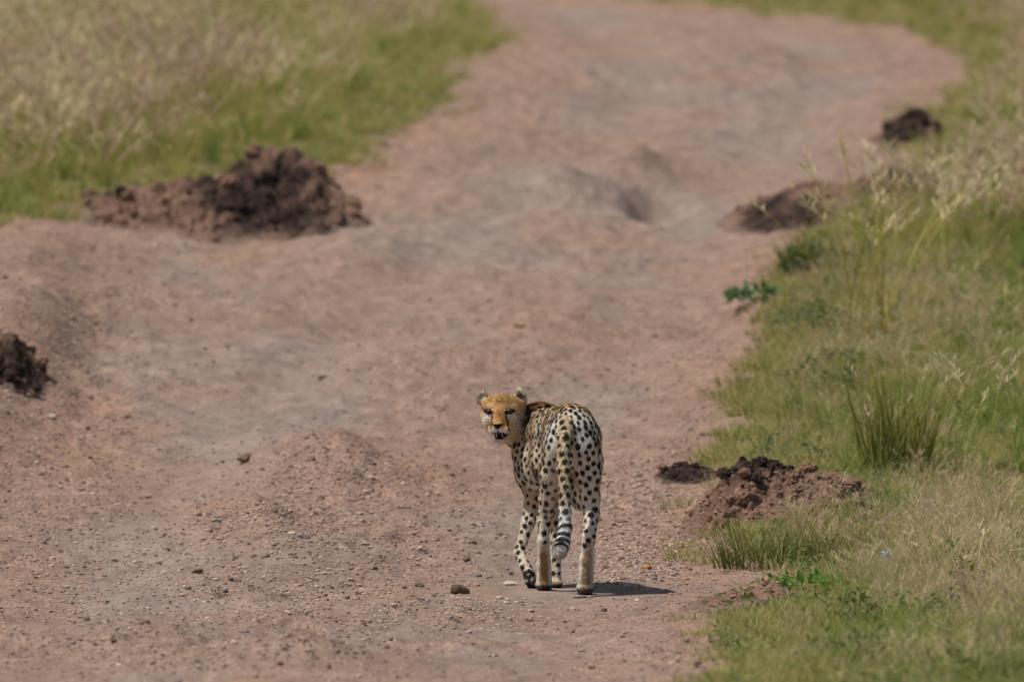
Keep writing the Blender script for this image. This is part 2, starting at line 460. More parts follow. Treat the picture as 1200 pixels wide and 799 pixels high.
for i, (x, y) in enumerate(ww):
    s = .008 + .010 * rng.random() ** 2
    o = link('loose_stone', LOOSE[i % 9], None, (x, y, float(H(x, y)) + s * .25)); o.scale = (s, s, s); o.rotation_euler = (0, 0, rng.random() * 6.28)
    tone = 'dark brown' if (i % 9) % 4 == 0 else ('tan' if (i % 9) % 3 == 1 else 'grey')
    qx, qy = project(x, y, float(H(x, y)))
    zone = ('between the cheetah and the capped earth heap' if qx > 690 and qy > 480 else 'on the bank around the black clump of earth' if qx < 170 and qy < 560
            else 'on the road up the slope behind the cheetah' if qy < 480 else 'in the gravel around the two low ridges' if qy < 665 else 'on the road in front of the low ridges')
    tag(o, 'small %s stone lying loose %s' % (tone, zone), 'stone', 'small %s stones %s' % (tone, zone))

def crumbs(name, XYZ, sizes, cols, sub=0, seed=0):
    """many little stones as one mesh"""
    r = np.random.default_rng(seed)
    shapes = [rock_shape(seed + 100 + i, sub, 5, .6, .08) for i in range(16)]
    vs, fs, cs, o = [], [], [], 0
    pick = r.integers(0, 16, len(XYZ)); an = r.random(len(XYZ)) * 6.283
    for k in range(16):
        ii = np.where(pick == k)[0]
        if not len(ii): continue
        v, f = shapes[k]
        ca, sa = np.cos(an[ii])[:, None], np.sin(an[ii])[:, None]
        q = np.stack([v[None, :, 0] * ca - v[None, :, 1] * sa, v[None, :, 0] * sa + v[None, :, 1] * ca, np.repeat(v[None, :, 2], len(ii), 0)], -1)
        q = q * sizes[ii][:, None, None] + XYZ[ii][:, None, :]
        vs.append(q.reshape(-1, 3)); cs.append(np.repeat(cols[ii], len(v), 0))
        fs.append((f[None] + (np.arange(len(ii)) * len(v))[:, None, None] + o).reshape(-1, 3)); o += len(ii) * len(v)
    m = bpy.data.materials.get('gravel') 
    if m is None:
        g = Nodes('gravel', .92, .15); g.color(g.mix(.4, g.attr('col', 'Color'), g.ramp(g.noise(90, 4, .6, g.coords()), [(.3, (.3, .3, .3)), (.7, (.7, .7, .7))]), 'OVERLAY')); m = g.m
    return mesh_np(name, np.concatenate(vs), np.concatenate(fs), m, {'col': np.concatenate(cs)})
PAL = np.array([lin(150, 130, 118), lin(168, 142, 126), lin(184, 158, 142), lin(160, 146, 138), lin(190, 170, 152), lin(112, 96, 86), lin(178, 144, 122)])
pp = scatter_px(25000, GRAVEL, 9)
pp = pp[(pp[:, 0] > -120) & (pp[:, 0] < 1150) & (pp[:, 1] > 20) & (pp[:, 1] < 830)]
ww = hit(pp[:, 0], pp[:, 1])
# the same kind of litter over the whole bed, also beyond the frame
extra = np.stack([rng.uniform(-3.2, 2.6, 7000), 40 + 30 * rng.random(7000) ** 1.2], 1)
ww = np.concatenate([ww, extra])
ww = ww + rng.normal(0, .02, ww.shape)
gz = grassness(ww[:, 0], ww[:, 1]); keep = gz < rng.random(len(ww)) * .8
keep &= ~((np.abs(ww[:, 0] - .15) < .28) & (np.abs(ww[:, 1] - 47.2) < .5) & (rng.random(len(ww)) < .85))
ww = ww[keep]
sz = .0034 + .0084 * rng.random(len(ww)) ** 2.3
sz = sz * np.where(rng.random(len(ww)) < .05, 1.7, 1)
XYZ = np.stack([ww[:, 0], ww[:, 1], H(ww[:, 0], ww[:, 1]) + sz * .2], 1)
gv = link('gravel', crumbs('gravel', XYZ, sz, PAL[rng.integers(0, 7, len(ww))] * (.75 + .5 * rng.random((len(ww), 1))), 0, 3))
tag(gv, 'fine loose gravel and grit strewn over the dirt road', 'gravel', kind='stuff')

# ------------------------------------------------------------------ heaps of dug earth
CLODS = [mesh_np('clod', *clod_shape(300 + i, 2), M_CLOD_RED, None, False) for i in range(6)]
CLODS_D = [mesh_np('clod', *clod_shape(330 + i, 2), M_CLOD_DARK, None, False) for i in range(6)]
def heap_material():
    g = Nodes('dug_earth', .97, .08); P = g.coords()
    n = g.noise(9, 6, .7, P)
    red = g.ramp(n, [(.3, lin(136, 106, 90)), (.7, lin(178, 142, 120))])
    dark = g.ramp(n, [(.3, lin(46, 38, 34)), (.7, lin(92, 75, 66))])
    road = g.ramp(n, [(.3, lin(148, 126, 113)), (.7, lin(172, 142, 124))])
    g.color(g.mix(g.attr('dark'), g.mix(g.attr('core'), road, red), dark))
    g.l(g.bump(g.math('ADD', g.noise(22, 6, .75, P), g.math('MULTIPLY', g.noise(80, 4, .7, P), .5)), 1.0, .035), g.b.inputs['Normal'])
    return g.m
M_HEAP = heap_material()
def heap(label, px, py, half_w_px, half_d, h, lumps, darks, nclod, seed, name='earth_heap', csize=(.03, .07), ncrumb=500, dark_frac=.5):
    """px,py: foot of the heap's centre; lumps (dx,dy,h,r) in metres; darks (pixel x, pixel y, radius px)"""
    w = hit(px, py)[0]; cx, cy = w[0], w[1] + half_d * .8
    hw = half_w_px * w[1] / FPX
    st = .013 if w[1] < 55 else .018
    xs_ = np.arange(-hw * 1.25, hw * 1.25, st); ys_ = np.arange(-half_d * 1.3, half_d * 1.3, st * 1.5)
    X, Y = np.meshgrid(xs_, ys_)
    def shape(X, Y):
        wob = .22 * fbm(X * 2.2, Y * 2.2, seed, 3)
        r2 = (X / hw) ** 2 + (Y / half_d) ** 2
        e = np.clip(1 - np.sqrt(r2) * (1 + wob), 0, 1)
        z = h * .55 * sstep(0, .85, e) + .012 * sstep(0, .15, e)
        for (lx, ly, lh, lr) in lumps: z = z + lh * np.exp(-(((X - lx) / lr) ** 2 + ((Y - ly) / (lr * 1.1)) ** 2) ** 1.3) * sstep(0, .25, e)
        rg = (1 - np.abs(fbm(X * 7, Y * 7, seed + 4, 4, .6))) - .6
        z = z + (.07 * rg + .035 * fbm(X * 20, Y * 20, seed + 8, 3, .6)) * sstep(0, .3, e) * min(1, h / .25)
        return z - .03 * (1 - sstep(0, .10, e)), e
    Z, e = shape(X, Y)
    root = empty(name, (cx, cy, float(H(cx, cy))))
    wz = H(X + cx, Y + cy) + Z
    qx, qy = project(X + cx, Y + cy, wz)
    dk = np.zeros_like(X)
    for (dx, dy, dr) in darks: dk = np.maximum(dk, np.exp(-(((qx - dx) / dr) ** 2 + ((qy - dy) / dr) ** 2) ** 1.5))
    dk = np.clip(dk * 1.15 + .55 * fbm(X * 5, Y * 5, seed + 3, 3) * (dk > .02) + .25 * fbm(X * 9, Y * 9, seed + 2, 3), 0, 1)
    ny_, nx_ = X.shape; vi = np.arange(nx_ * ny_).reshape(ny_, nx_)
    q = np.stack([vi[:-1, :-1], vi[:-1, 1:], vi[1:, 1:], vi[1:, :-1]], -1).reshape(-1, 4)
    keep = (e.ravel()[q] > 0).any(1); q = q[keep]
    used, inv = np.unique(q, return_inverse=True)
    # push sideways too, so that the crumbs overhang
    ox = .018 * fbm(X * 16 + 3, Z * 30 + Y * 9, seed + 21, 2); oy = .018 * fbm(X * 14, Z * 30 + Y * 9, seed + 22, 2)
    ve = np.stack([X + ox, Y + oy, wz - float(H(cx, cy))], -1).reshape(-1, 3)
    link('soil', mesh_np('soil', ve[used], inv.reshape(-1, 4), M_HEAP, {'dark': (dk * sstep(0, .25, e)).ravel()[used], 'core': sstep(.05, .4, e).ravel()[used]}, False), root)
    r = np.random.default_rng(seed)
    hc_ = float(H(cx, cy))
    def on(n):
        a, b = r.uniform(-hw * 1.1, hw * 1.1, n * 6), r.uniform(-half_d, half_d * .6, n * 6)
        z, ee = shape(a, b); k = np.where(ee > .0 + .22 * r.random(n * 6) ** 2)[0][:n]
        return np.stack([a[k], b[k], H(a[k] + cx, b[k] + cy) - hc_ + z[k]], 1)
    for (a, b, z) in on(nclod):
        s = r.uniform(*csize) * (.6 + .6 * r.random())
        ix, iy = project(a + cx, b + cy, z + hc_)
        dd = max([math.exp(-((ix - dx) / dr) ** 2 - ((iy - dy) / dr) ** 2) for dx, dy, dr in darks] + [0])
        me = (CLODS_D if r.random() < dd * 1.3 else CLODS)[r.integers(0, 6)]
        o = link('clod', me, root, (a, b, z + s * .2)); o.scale = (s, s, s); o.rotation_euler = (r.random() * .8, r.random() * .8, r.random() * 6)
    pt = on(ncrumb // 2); ncrumb = len(pt); sz = .004 + .010 * r.random(ncrumb) ** 3
    pt[:, 2] += sz * .3
    ix, iy = project(pt[:, 0] + cx, pt[:, 1] + cy, pt[:, 2] + hc_)
    dd = np.zeros(ncrumb)
    for dx, dy, dr in darks: dd = np.maximum(dd, np.exp(-((ix - dx) / dr) ** 2 - ((iy - dy) / dr) ** 2))
    cc = np.where((r.random(ncrumb) < dd * 1.2)[:, None], np.array(lin(66, 54, 48)), np.array(lin(160, 128, 110))) * (.7 + .6 * r.random((ncrumb, 1)))
    tag(link('crumbs', crumbs('crumbs', pt, sz, cc, 0, seed), root), kind='stuff')
    return tag(root, label, 'earth heap')

heap('big heap of dug earth, dark and lumpy, where the far grass meets the road', 246, 282, 192, .85, .20,
     [(.50, .2, .25, .28), (.22, .1, .13, .30), (-.28, .1, .06, .35), (-.6, .1, .04, .25), (.56, -.3, .07, .22)],
     [(300, 238, 50), (356, 262, 34), (335, 212, 32), (245, 222, 22), (130, 218, 16)], 70, 401, csize=(.018, .055), ncrumb=2600)
heap('clump of black broken earth on the road bank, cut off by the bank edge', 4, 450, 50, .5, .15, [(0, -.1, .07, .16)],
     [(18, 428, 30), (2, 440, 26)], 26, 402, csize=(.02, .05), ncrumb=700)
heap('crumbly red-brown earth heap capped with dark soil, beside the cheetah at the grass edge', 915, 614, 125, .6, .17,
     [(-.16, .1, .11, .20), (.14, .15, .07, .28), (.34, .1, .045, .2), (-.28, -.15, .07, .15)],
     [(880, 536, 30), (856, 545, 18), (908, 540, 20)], 90, 403, csize=(.012, .046), ncrumb=2600)
heap('thin tongue of dark crumbled soil reaching out from the capped heap onto the road', 808, 566, 44, .25, .035, [(0, 0, .02, .12)],
     [(806, 556, 40)], 16, 404, csize=(.010, .024), ncrumb=400)
heap('low spread of dark grey soil sloping off the verge into the road', 930, 270, 92, 1.0, .035, [(-.08, .1, .035, .3), (.2, .2, .035, .28)],
     [(905, 256, 34), (950, 250, 28), (885, 262, 22)], 18, 405, csize=(.010, .026), ncrumb=700)
heap('dark earth bank behind the tall yellow stems on the verge', 1080, 244, 95, .7, .11, [(-.14, .1, .06, .22), (.15, .1, .05, .25)],
     [(1056, 222, 26), (1095, 228, 22), (1030, 228, 16)], 30, 406, csize=(.014, .036), ncrumb=700)
heap('small rounded lump of dark earth at the far road edge', 1068, 168, 44, .4, .12, [(-.03, 0, .05, .15)],
     [(1062, 152, 30)], 24, 407, csize=(.025, .055), ncrumb=350)
heap('low smear of reddish earth pushed out between the two patches of green grass', 872, 714, 78, .42, .045, [(.1, 0, .03, .15), (-.1, .1, .02, .12)],
     [], 10, 408, csize=(.006, .016), ncrumb=500)

# ------------------------------------------------------------------ grass
def blade_mat(name):
    g = Nodes(name, .6, .25)
    c = g.attr('col', 'Color'); rnd = g.n('ShaderNodeObjectInfo').outputs['Random']
    c = g.mix(.55, c, g.ramp(rnd, [(0, (.42, .45, .36)), (.5, (.5, .5, .5)), (1, (.62, .57, .48))]), 'OVERLAY')
    g.color(c)
    # light passes through thin leaves
    tr_ = g.n('ShaderNodeBsdfTranslucent'); g.l(c, tr_.inputs['Color'])
    mx = g.n('ShaderNodeMixShader'); mx.inputs[0].default_value = .42
    out = g.t.nodes['Material Output']
    g.l(g.b.outputs[0], mx.inputs[1]); g.l(tr_.outputs[0], mx.inputs[2]); g.l(mx.outputs[0], out.inputs['Surface'])
    return g.m
M_BLADE = blade_mat('grass_blade')

def blades(r, n, h, spread, lean, width, c_base, c_tip, droop=.5, segs=4, hvar=.35, cvar=.18):
    """n curved tapering blades rooted in a disc; returns verts, quads, colours"""
    vs, fs, cs = [], [], []
    for i in range(n):
        a = r.random() * 6.283; rad = spread * math.sqrt(r.random())
        x, y = rad * math.cos(a), rad * math.sin(a)
        da = a + r.normal() * .9; ln = h * (1 - hvar + 2 * hvar * r.random()) ; tl = abs(r.normal(0, lean)) + .04
        w = width * (.7 + .6 * r.random()); k = (1 - cvar + 2 * cvar * r.random())
        sx_, sy_ = -math.sin(da), math.cos(da)
        tw = r.random() * 3.14; px_, py_ = math.cos(tw), math.sin(tw)
        p = np.array([x, y, -.01]); ang = tl; o = len(vs); dl = ln / segs
        mixc = r.random()
        for s in range(segs + 1):
            t = s / segs; ww_ = w * (1 - t ** 1.6) * .5 + .0002
            vs += [(p[0] - px_ * ww_, p[1] - py_ * ww_, p[2]), (p[0] + px_ * ww_, p[1] + py_ * ww_, p[2])]
            cc = (np.array(c_base) * (1 - t) + np.array(c_tip) * t) * k
            cs += [cc, cc]
            if s: fs.append((o + 2 * s - 2, o + 2 * s - 1, o + 2 * s + 1, o + 2 * s))
            p = p + dl * np.array([math.cos(da) * math.sin(ang), math.sin(da) * math.sin(ang), math.cos(ang)])
            ang = min(ang + droop * (1.2 / segs) * (.4 + r.random()), 2.2)
    return vs, fs, cs
def seed_stems(r, n, h, spread, lean, c_stem, c_head, head=.09, hw=.006, nspk=9, hvar=.25, sw=.0011):
    """thin stems carrying a loose drooping panicle"""
    vs, fs, cs = [], [], []
    def strip(pts, ws, col):
        o = len(vs); tw = r.random() * 3.14; qx, qy = math.cos(tw), math.sin(tw)
        for p, w in zip(pts, ws):
            vs.append((p[0] - qx * w, p[1] - qy * w, p[2])); vs.append((p[0] + qx * w, p[1] + qy * w, p[2])); cs.append(col); cs.append(col)
        for s in range(1, len(pts)): fs.append((o + 2 * s - 2, o + 2 * s - 1, o + 2 * s + 1, o + 2 * s))
    for i in range(n):
        a = r.random() * 6.283; rad = spread * math.sqrt(r.random()); da = r.random() * 6.283
        ln = h * (1 - hvar + 2 * hvar * r.random()); tl = abs(r.normal(0, lean)) + .03
        p = np.array([rad * math.cos(a), rad * math.sin(a), -.01]); pts = [p]; ang = tl
        for s in range(5):
            p = p + ln / 5 * np.array([math.cos(da) * math.sin(ang), math.sin(da) * math.sin(ang), math.cos(ang)]); pts.append(p); ang += .10 + .12 * r.random()
        k = .8 + .4 * r.random()
        strip(pts, [sw] * 5 + [sw * .55], np.array(c_stem) * k)
        top, prev = pts[-1], pts[-2]; ax_ = (top - prev) / np.linalg.norm(top - prev)
        for q in range(nspk):
            t = q / nspk; b = top - ax_ * head * t
            e_ = b + np.array([r.normal() * .35, r.normal() * .35, .25]) * head * .5 + ax_ * head * .3
            strip([b, (b + e_) / 2, e_], [.0006, hw * .5, .0005], np.array(c_head) * (.75 + .5 * r.random()))
    return vs, fs, cs
def join(*parts):
    vs, fs, cs = [], [], []
    for v, f, c in parts:
        o = len(vs); vs += v; cs += list(c); fs += [tuple(i + o for i in q) for q in f]
    return np.array(vs), np.array(fs), np.array(cs)
def tuft_mesh(name, *parts):
    v, f, c = join(*parts); return mesh_np(name, v, f, M_BLADE, {'col': np.clip(c, 0, 1)}, True)

GRN, GRN2, OLV = lin(102, 132, 52), lin(140, 166, 74), lin(168, 168, 98)
YEL, DRY, DRY2, PINK = lin(192, 178, 110), lin(202, 182, 136), lin(222, 205, 168), lin(202, 174, 152)
BASE_ = lin(136, 126, 72)
PROTO = {}
def proto(kind, meshes):
    c = bpy.data.collections.new('source_' + kind)          # never linked to the scene: only a source for the grass
    for i, me in enumerate(meshes):
        o = bpy.data.objects.new('%s_%02d' % (kind, i), me); c.objects.link(o)
    PROTO[kind] = (c, len(meshes))
R = lambda s: np.random.default_rng(s)
proto('turf', [tuft_mesh('turf', blades(R(600 + i), 38, .05, .07, .6, .0032, BASE_, GRN2 if i % 2 else OLV, .9, 3),
                         blades(R(650 + i), 14, .07, .07, .7, .003, DRY, DRY2 if i % 3 == 0 else YEL, .8, 3)) for i in range(6)])
proto('green', [tuft_mesh('green', blades(R(700 + i), 34, .17 + .03 * (i % 3), .05, .35, .0042, GRN, GRN2 if i % 2 else OLV, .7),
                          blades(R(750 + i), 10, .18, .05, .4, .003, OLV, YEL, .7)) for i in range(6)])
proto('dry', [tuft_mesh('dry', blades(R(800 + i), 16, .12, .06, .45, .0026, GRN2, YEL, .6),
                        blades(R(820 + i), 22, .16, .06, .4, .0018, DRY, DRY2, .5),
                        seed_stems(R(850 + i), 12, .22, .06, .3, DRY, DRY2 if i % 2 else PINK, .055, .0026, 8)) for i in range(6)])
proto('tall', [tuft_mesh('tall', blades(R(900 + i), 30, .30, .07, .25, .0048, GRN, OLV if i % 2 else YEL, .6),
                         seed_stems(R(950 + i), 16, .48, .08, .18, YEL, DRY2 if i % 2 else PINK, .13, .011, 12)) for i in range(6)])
proto('tallgreen', [tuft_mesh('tallgreen', blades(R(1000 + i), 44, .30, .08, .28, .005, GRN if i % 2 else OLV, GRN2 if i % 2 else YEL, .6),
                              seed_stems(R(1050 + i), 3, .42, .08, .2, OLV, DRY, .10, .009, 9)) for i in range(5)])

def plant(name, label, cat, px, py, parts, group=None, dz=0.0):
    """parts: list of (part name, mesh)"""
    w = hit(px, py)[0]; root = empty(name, (w[0], w[1], float(H(w[0], w[1])) + dz))
    for pn, me in parts: link(pn, me, root)
    return tag(root, label, cat, group)
def leaf_mesh(name, r, n, h, spread, lw, ll, c1, c2, upright=.6, mat=None):
    """small broad leaves set on a bushy volume"""
    vs, fs, cs = [], [], []
    for i in range(n):
        a = r.random() * 6.283; rad = spread * math.sqrt(r.random()); z = h * r.random() ** .8 * (1 - .5 * (rad / spread) ** 2)
        b = np.array([rad * math.cos(a), rad * math.sin(a), z + .01]); da = a + r.normal() * .6
        el_ = (upright + .5 * r.normal()) ; d = np.array([math.cos(da) * math.cos(el_), math.sin(da) * math.cos(el_), math.sin(el_)])
        s = np.cross(d, [0, 0, 1]); s /= np.linalg.norm(s) + 1e-6; s = s * math.cos(r.normal() * .5) + np.cross(d, s) * math.sin(r.normal() * .5)
        L_ = ll * (.6 + .7 * r.random()); w_ = lw * (.6 + .7 * r.random()); o = len(vs)
        vs += [tuple(b), tuple(b + d * L_ * .45 + s * w_ / 2), tuple(b + d * L_ - np.array([0, 0, L_ * .15])), tuple(b + d * L_ * .45 - s * w_ / 2)]
        cc = np.array(c1) + (np.array(c2) - np.array(c1)) * r.random(); cs += [cc * (.85 + .3 * r.random())] * 4
        fs.append((o, o + 1, o + 2, o + 3))
    return mesh_np(name, np.array(vs), np.array(fs), M_BLADE, {'col': np.clip(np.array(cs), 0, 1)}, False)
proto('herb', [leaf_mesh('herb', R(1200 + i), 42, .05 + .03 * (i % 3), .06, .012, .032, (lin(94, 112, 66), lin(120, 126, 74), lin(84, 102, 54))[i % 3], (lin(132, 146, 92), lin(150, 150, 90), lin(110, 124, 64))[i % 3], .5) for i in range(6)])

def scatter_group():
    ng = bpy.data.node_groups.new('scatter', 'GeometryNodeTree')
    ng.interface.new_socket('Geometry', in_out='INPUT', socket_type='NodeSocketGeometry')
    ng.interface.new_socket('Source', in_out='INPUT', socket_type='NodeSocketCollection')
    ng.interface.new_socket('Geometry', in_out='OUTPUT', socket_type='NodeSocketGeometry')
    N_ = ng.nodes; gi = N_.new('NodeGroupInput'); go = N_.new('NodeGroupOutput')
    ci = N_.new('GeometryNodeCollectionInfo'); ci.inputs['Separate Children'].default_value = True; ci.inputs['Reset Children'].default_value = True
    ip = N_.new('GeometryNodeInstanceOnPoints'); ip.inputs['Pick Instance'].default_value = True
    def attr(n, t):
        a = N_.new('GeometryNodeInputNamedAttribute'); a.data_type = t; a.inputs['Name'].default_value = n; return a.outputs['Attribute']
    L_ = ng.links.new
    L_(gi.outputs['Geometry'], ip.inputs['Points']); L_(gi.outputs['Source'], ci.inputs['Collection']); L_(ci.outputs[0], ip.inputs['Instance'])
    L_(attr('pick', 'INT'), ip.inputs['Instance Index']); L_(attr('size', 'FLOAT_VECTOR'), ip.inputs['Scale'])
    e2r = N_.new('FunctionNodeEulerToRotation'); L_(attr('turn', 'FLOAT_VECTOR'), e2r.inputs[0]); L_(e2r.outputs[0], ip.inputs['Rotation'])
    L_(ip.outputs[0], go.inputs['Geometry'])
    return ng
NG = scatter_group()
def grass_field(name, kind, XY, scale, label, cat='grass', lean=.12):
    n = len(XY); me = bpy.data.meshes.new(name)
    P = np.stack([XY[:, 0], XY[:, 1], H(XY[:, 0], XY[:, 1]) - .004], 1).astype(np.float32)
    me.vertices.add(n); me.vertices.foreach_set('co', P.ravel())
    a = me.attributes.new('pick', 'INT', 'POINT'); a.data.foreach_set('value', rng.integers(0, PROTO[kind][1], n).astype(np.int32))
    s = np.repeat(scale[:, None], 3, 1) * np.stack([np.ones(n), np.ones(n), .75 + .5 * rng.random(n)], 1)
    a = me.attributes.new('size', 'FLOAT_VECTOR', 'POINT'); a.data.foreach_set('vector', s.astype(np.float32).ravel())
    t = np.stack([rng.normal(0, lean, n), rng.normal(.04, lean, n), rng.random(n) * 6.283], 1)
    a = me.attributes.new('turn', 'FLOAT_VECTOR', 'POINT'); a.data.foreach_set('vector', t.astype(np.float32).ravel())
    o = link(name, me)
    md = o.modifiers.new('scatter', 'NODES'); md.node_group = NG
    for it in NG.interface.items_tree:
        if it.name == 'Source': md[it.identifier] = PROTO[kind][0]
    return tag(o, label, cat, kind='stuff')

# candidate places over both verges; what grows there follows the patches seen in the photograph
def candidates(n, y0, y1, margin=1.6, p=1.0):
    Y = y0 + (y1 - y0) * rng.random(n) ** p
    half = 600 / FPX * Y
    X = rng.uniform(-1, 1, n) * (half + margin)
    g_ = grassness(X, Y)
    k = rng.random(n) < np.where(g_ > .25, g_, .03 * (np.minimum(np.abs(X - XR(Y)), np.abs(X - XL(Y))) < .22))
    return np.stack([X[k], Y[k]], 1)
def patch(px, py, lst):
    s = np.zeros(len(px))
    for (cx, cy, sx_, sy_, a) in lst: s = s + a * np.exp(-((px - cx) / sx_) ** 2 - ((py - cy) / sy_) ** 2)
    return s
HEAPS = [(o.location.x, o.location.y) for o in bpy.data.objects if o.name.startswith('earth_heap')]
HR = [(.8, .55), (.25, .4), (.40, .38), (.15, .2), (.3, .4), (.36, .32), (.2, .25), (.26, .2)]
def clear(XY):
    k = np.ones(len(XY), bool)
    for (hx, hy), (rx, ry) in zip(HEAPS, HR): k &= (((XY[:, 0] - hx) / rx) ** 2 + ((XY[:, 1] - hy) / ry) ** 2) > .75 + .35 * rng.random(len(XY))
    return k
def fields(XY):
    px, py = project(XY[:, 0], XY[:, 1], H(XY[:, 0], XY[:, 1]))
    n1 = fbm(XY[:, 0] * .9, XY[:, 1] * .35, 91, 3); n2 = fbm(XY[:, 0] * .7 + 9, XY[:, 1] * .3, 92, 3)
    left = px < 600
    w_tall = np.where(left, .2 + 1.7 * n1, .25 + .9 * n1 + 1.1 * sstep(260, 60, py) * sstep(1080, 1160, px))
    w_tall = w_tall + patch(px, py, [(130, 170, 240, 35, 1.6), (450, 40, 120, 40, .9), (180, 30, 150, 40, .8)]) - patch(px, py, [(90, 250, 130, 30, .9), (500, 115, 70, 30, 3), (430, 175, 60, 30, 3), (300, 70, 60, 30, .9), (20, 250, 60, 40, 1.2)])
    w_dry = .12 + .7 * n2 + patch(px, py, [(1120, 620, 110, 60, 1.2), (1060, 700, 60, 30, .3), (960, 440, 60, 30, .3), (1060, 370, 80, 40, .6)])
    w_green = .8 - .8 * n2 + patch(px, py, [(950, 770, 130, 35, 1.0), (1170, 440, 60, 60, .9), (1160, 760, 60, 40, .5), (1180, 200, 60, 60, .9), (480, 115, 70, 25, 1.4), (430, 175, 60, 25, .5), (90, 255, 140, 30, .8)])
    near_edge = np.minimum(np.abs(XY[:, 0] - XR(XY[:, 1])), np.abs(XY[:, 0] - XL(XY[:, 1])))
    return px, py, w_tall, w_dry, w_green, near_edge, left
c = candidates(150000, 36.5, 62, 2.8); c = c[clear(c)]
px, py, wt, wd_, wg, ne, left = fields(c)
bare = sstep(.35, .75, fbm(c[:, 0] * 3.2, c[:, 1] * 1.4, 93, 3))
k = (rng.random(len(c)) < .50 * (1 - .9 * bare))
grass_field('short_turf', 'turf', c[k], (.8 + .7 * rng.random(k.sum())) * np.where(py[k] > 685, .7, 1), 'short mixed green and straw-coloured turf covering the near verge')
r_ = rng.random(len(c))
k = (r_ < .13 * np.clip(wg, 0, 2)) & (ne > .05)
grass_field('green_grass', 'green', c[k], (.3 + .6 * rng.random(k.sum()) ** 1.5) * np.where(py[k] > 690, np.clip(.35 + (px[k] - 860) / 400, .3, .75), 1) * np.clip(ne[k] / .5, .4, 1), 'soft green tufted grass growing through the near verge')
r_ = rng.random(len(c))
k = (r_ < .13 * np.clip(wd_, 0, 2.2)) & (ne > .15)
grass_field('dry_grass', 'dry', c[k], (.4 + .55 * rng.random(k.sum())) * np.where(py[k] > 690, np.clip(.35 + (px[k] - 860) / 400, .35, .9), 1) * np.clip(ne[k] / .35, .5, 1), 'fine dry straw-coloured grass with tiny seed heads on the near verge')
hb = sstep(.15, .6, fbm(c[:, 0] * 2.1 + 4, c[:, 1] * .9, 94, 3))
k = (rng.random(len(c)) < .085 * hb) & (ne > .04)
grass_field('low_herbs', 'herb', c[k], .6 + .9 * rng.random(k.sum()), 'small grey-green leafy herbs mixed into the verge turf', 'herbs')
c = candidates(72000, 60.0, 108, 4.2); c = c[clear(c)]
px, py, wt, wd_, wg, ne, left = fields(c)
k = (rng.random(len(c)) < .30)
grass_field('far_turf', 'turf', c[k], 1.0 + .9 * rng.random(k.sum()), 'short turf under the tall grass on the slope above')
r_ = rng.random(len(c))
k = (r_ < .20 * np.clip(wg + .3, .15, 2)) & (ne > .05)
grass_field('far_green_grass', 'tallgreen', c[k], (.5 + .4 * rng.random(k.sum())) * np.clip(ne[k] / .6, .45, 1) * np.where(left[k], 1, .8), 'knee-high green grass along the far stretch of road')
r_ = rng.random(len(c))
k = (r_ < .095 * np.clip(wt, 0, 2)) & (ne > .35)
grass_field('seeding_grass', 'tall', c[k], (.65 + .4 * rng.random(k.sum())) * np.clip(ne[k] / .9, .55, 1), 'tall grass with pale pinkish seed heads filling the far verges')

plant('grass_tussock', 'large upright yellow-green grass tussock behind the capped earth heap', 'tussock', 1050, 553,
      [('blades', tuft_mesh('blades', blades(R(1), 230, .42, .16, .13, .0062, lin(96, 108, 38), lin(158, 156, 66), .22), blades(R(2), 60, .36, .16, .22, .005, YEL, DRY, .35))),
       ('seed_stems', tuft_mesh('seed_stems', seed_stems(R(3), 8, .52, .12, .3, YEL, DRY2, .10, .006, 8, .25, .0024)))])
plant('grass_tussock', 'bushy dark green grass tussock in front of the capped earth heap', 'tussock', 890, 664,
      [('blades', tuft_mesh('blades', blades(R(4), 260, .19, .20, .38, .0045, lin(82, 92, 44), lin(122, 130, 66), .5), blades(R(5), 70, .19, .2, .45, .003, OLV, DRY, .5)))])
plant('grass_tussock', 'thin olive tussock growing at the road-side foot of the capped heap', 'tussock', 828, 662,
      [('blades', tuft_mesh('blades', blades(R(6), 60, .13, .07, .5, .004, OLV, YEL, .6)))])
plant('grass_tussock', 'fine brownish-green tussock at the field-side foot of the capped heap', 'tussock', 985, 655,
      [('blades', tuft_mesh('blades', blades(R(7), 170, .22, .18, .35, .0035, lin(110, 108, 60), lin(160, 150, 96), .5))),
       ('seed_stems', tuft_mesh('seed_stems', seed_stems(R(8), 26, .27, .16, .35, DRY, PINK, .07, .005, 7)))])
plant('leafy_weed', 'low bright green broad-leaved weed below the dark green tussock', 'weed', 950, 694,
      [('leaves', leaf_mesh('leaves', R(9), 90, .05, .14, .022, .06, lin(84, 128, 44), lin(124, 160, 66), .35))])
plant('leafy_weed', 'small bluish-green leafy weed at the bend of the road edge', 'weed', 885, 358,
      [('leaves', leaf_mesh('leaves', R(10), 130, .10, .13, .03, .06, lin(62, 96, 50), lin(96, 130, 74), .5))])
plant('low_bush', 'dense dark green bush standing out at the road edge', 'bush', 948, 324,
      [('leaves', leaf_mesh('leaves', R(11), 700, .17, .17, .012, .035, lin(56, 78, 34), lin(98, 116, 54), .7)),
       ('blades', tuft_mesh('blades', blades(R(12), 160, .20, .15, .3, .0045, lin(66, 88, 36), lin(104, 122, 56), .4)))])
plant('low_bush', 'grey-green straggly bush on the field side of the dense dark bush', 'bush', 1010, 330,
      [('leaves', leaf_mesh('leaves', R(13), 350, .16, .22, .011, .035, lin(74, 92, 50), lin(122, 134, 80), .7)),
       ('blades', tuft_mesh('blades', blades(R(14), 120, .22, .2, .35, .0045, OLV, YEL, .5)))])
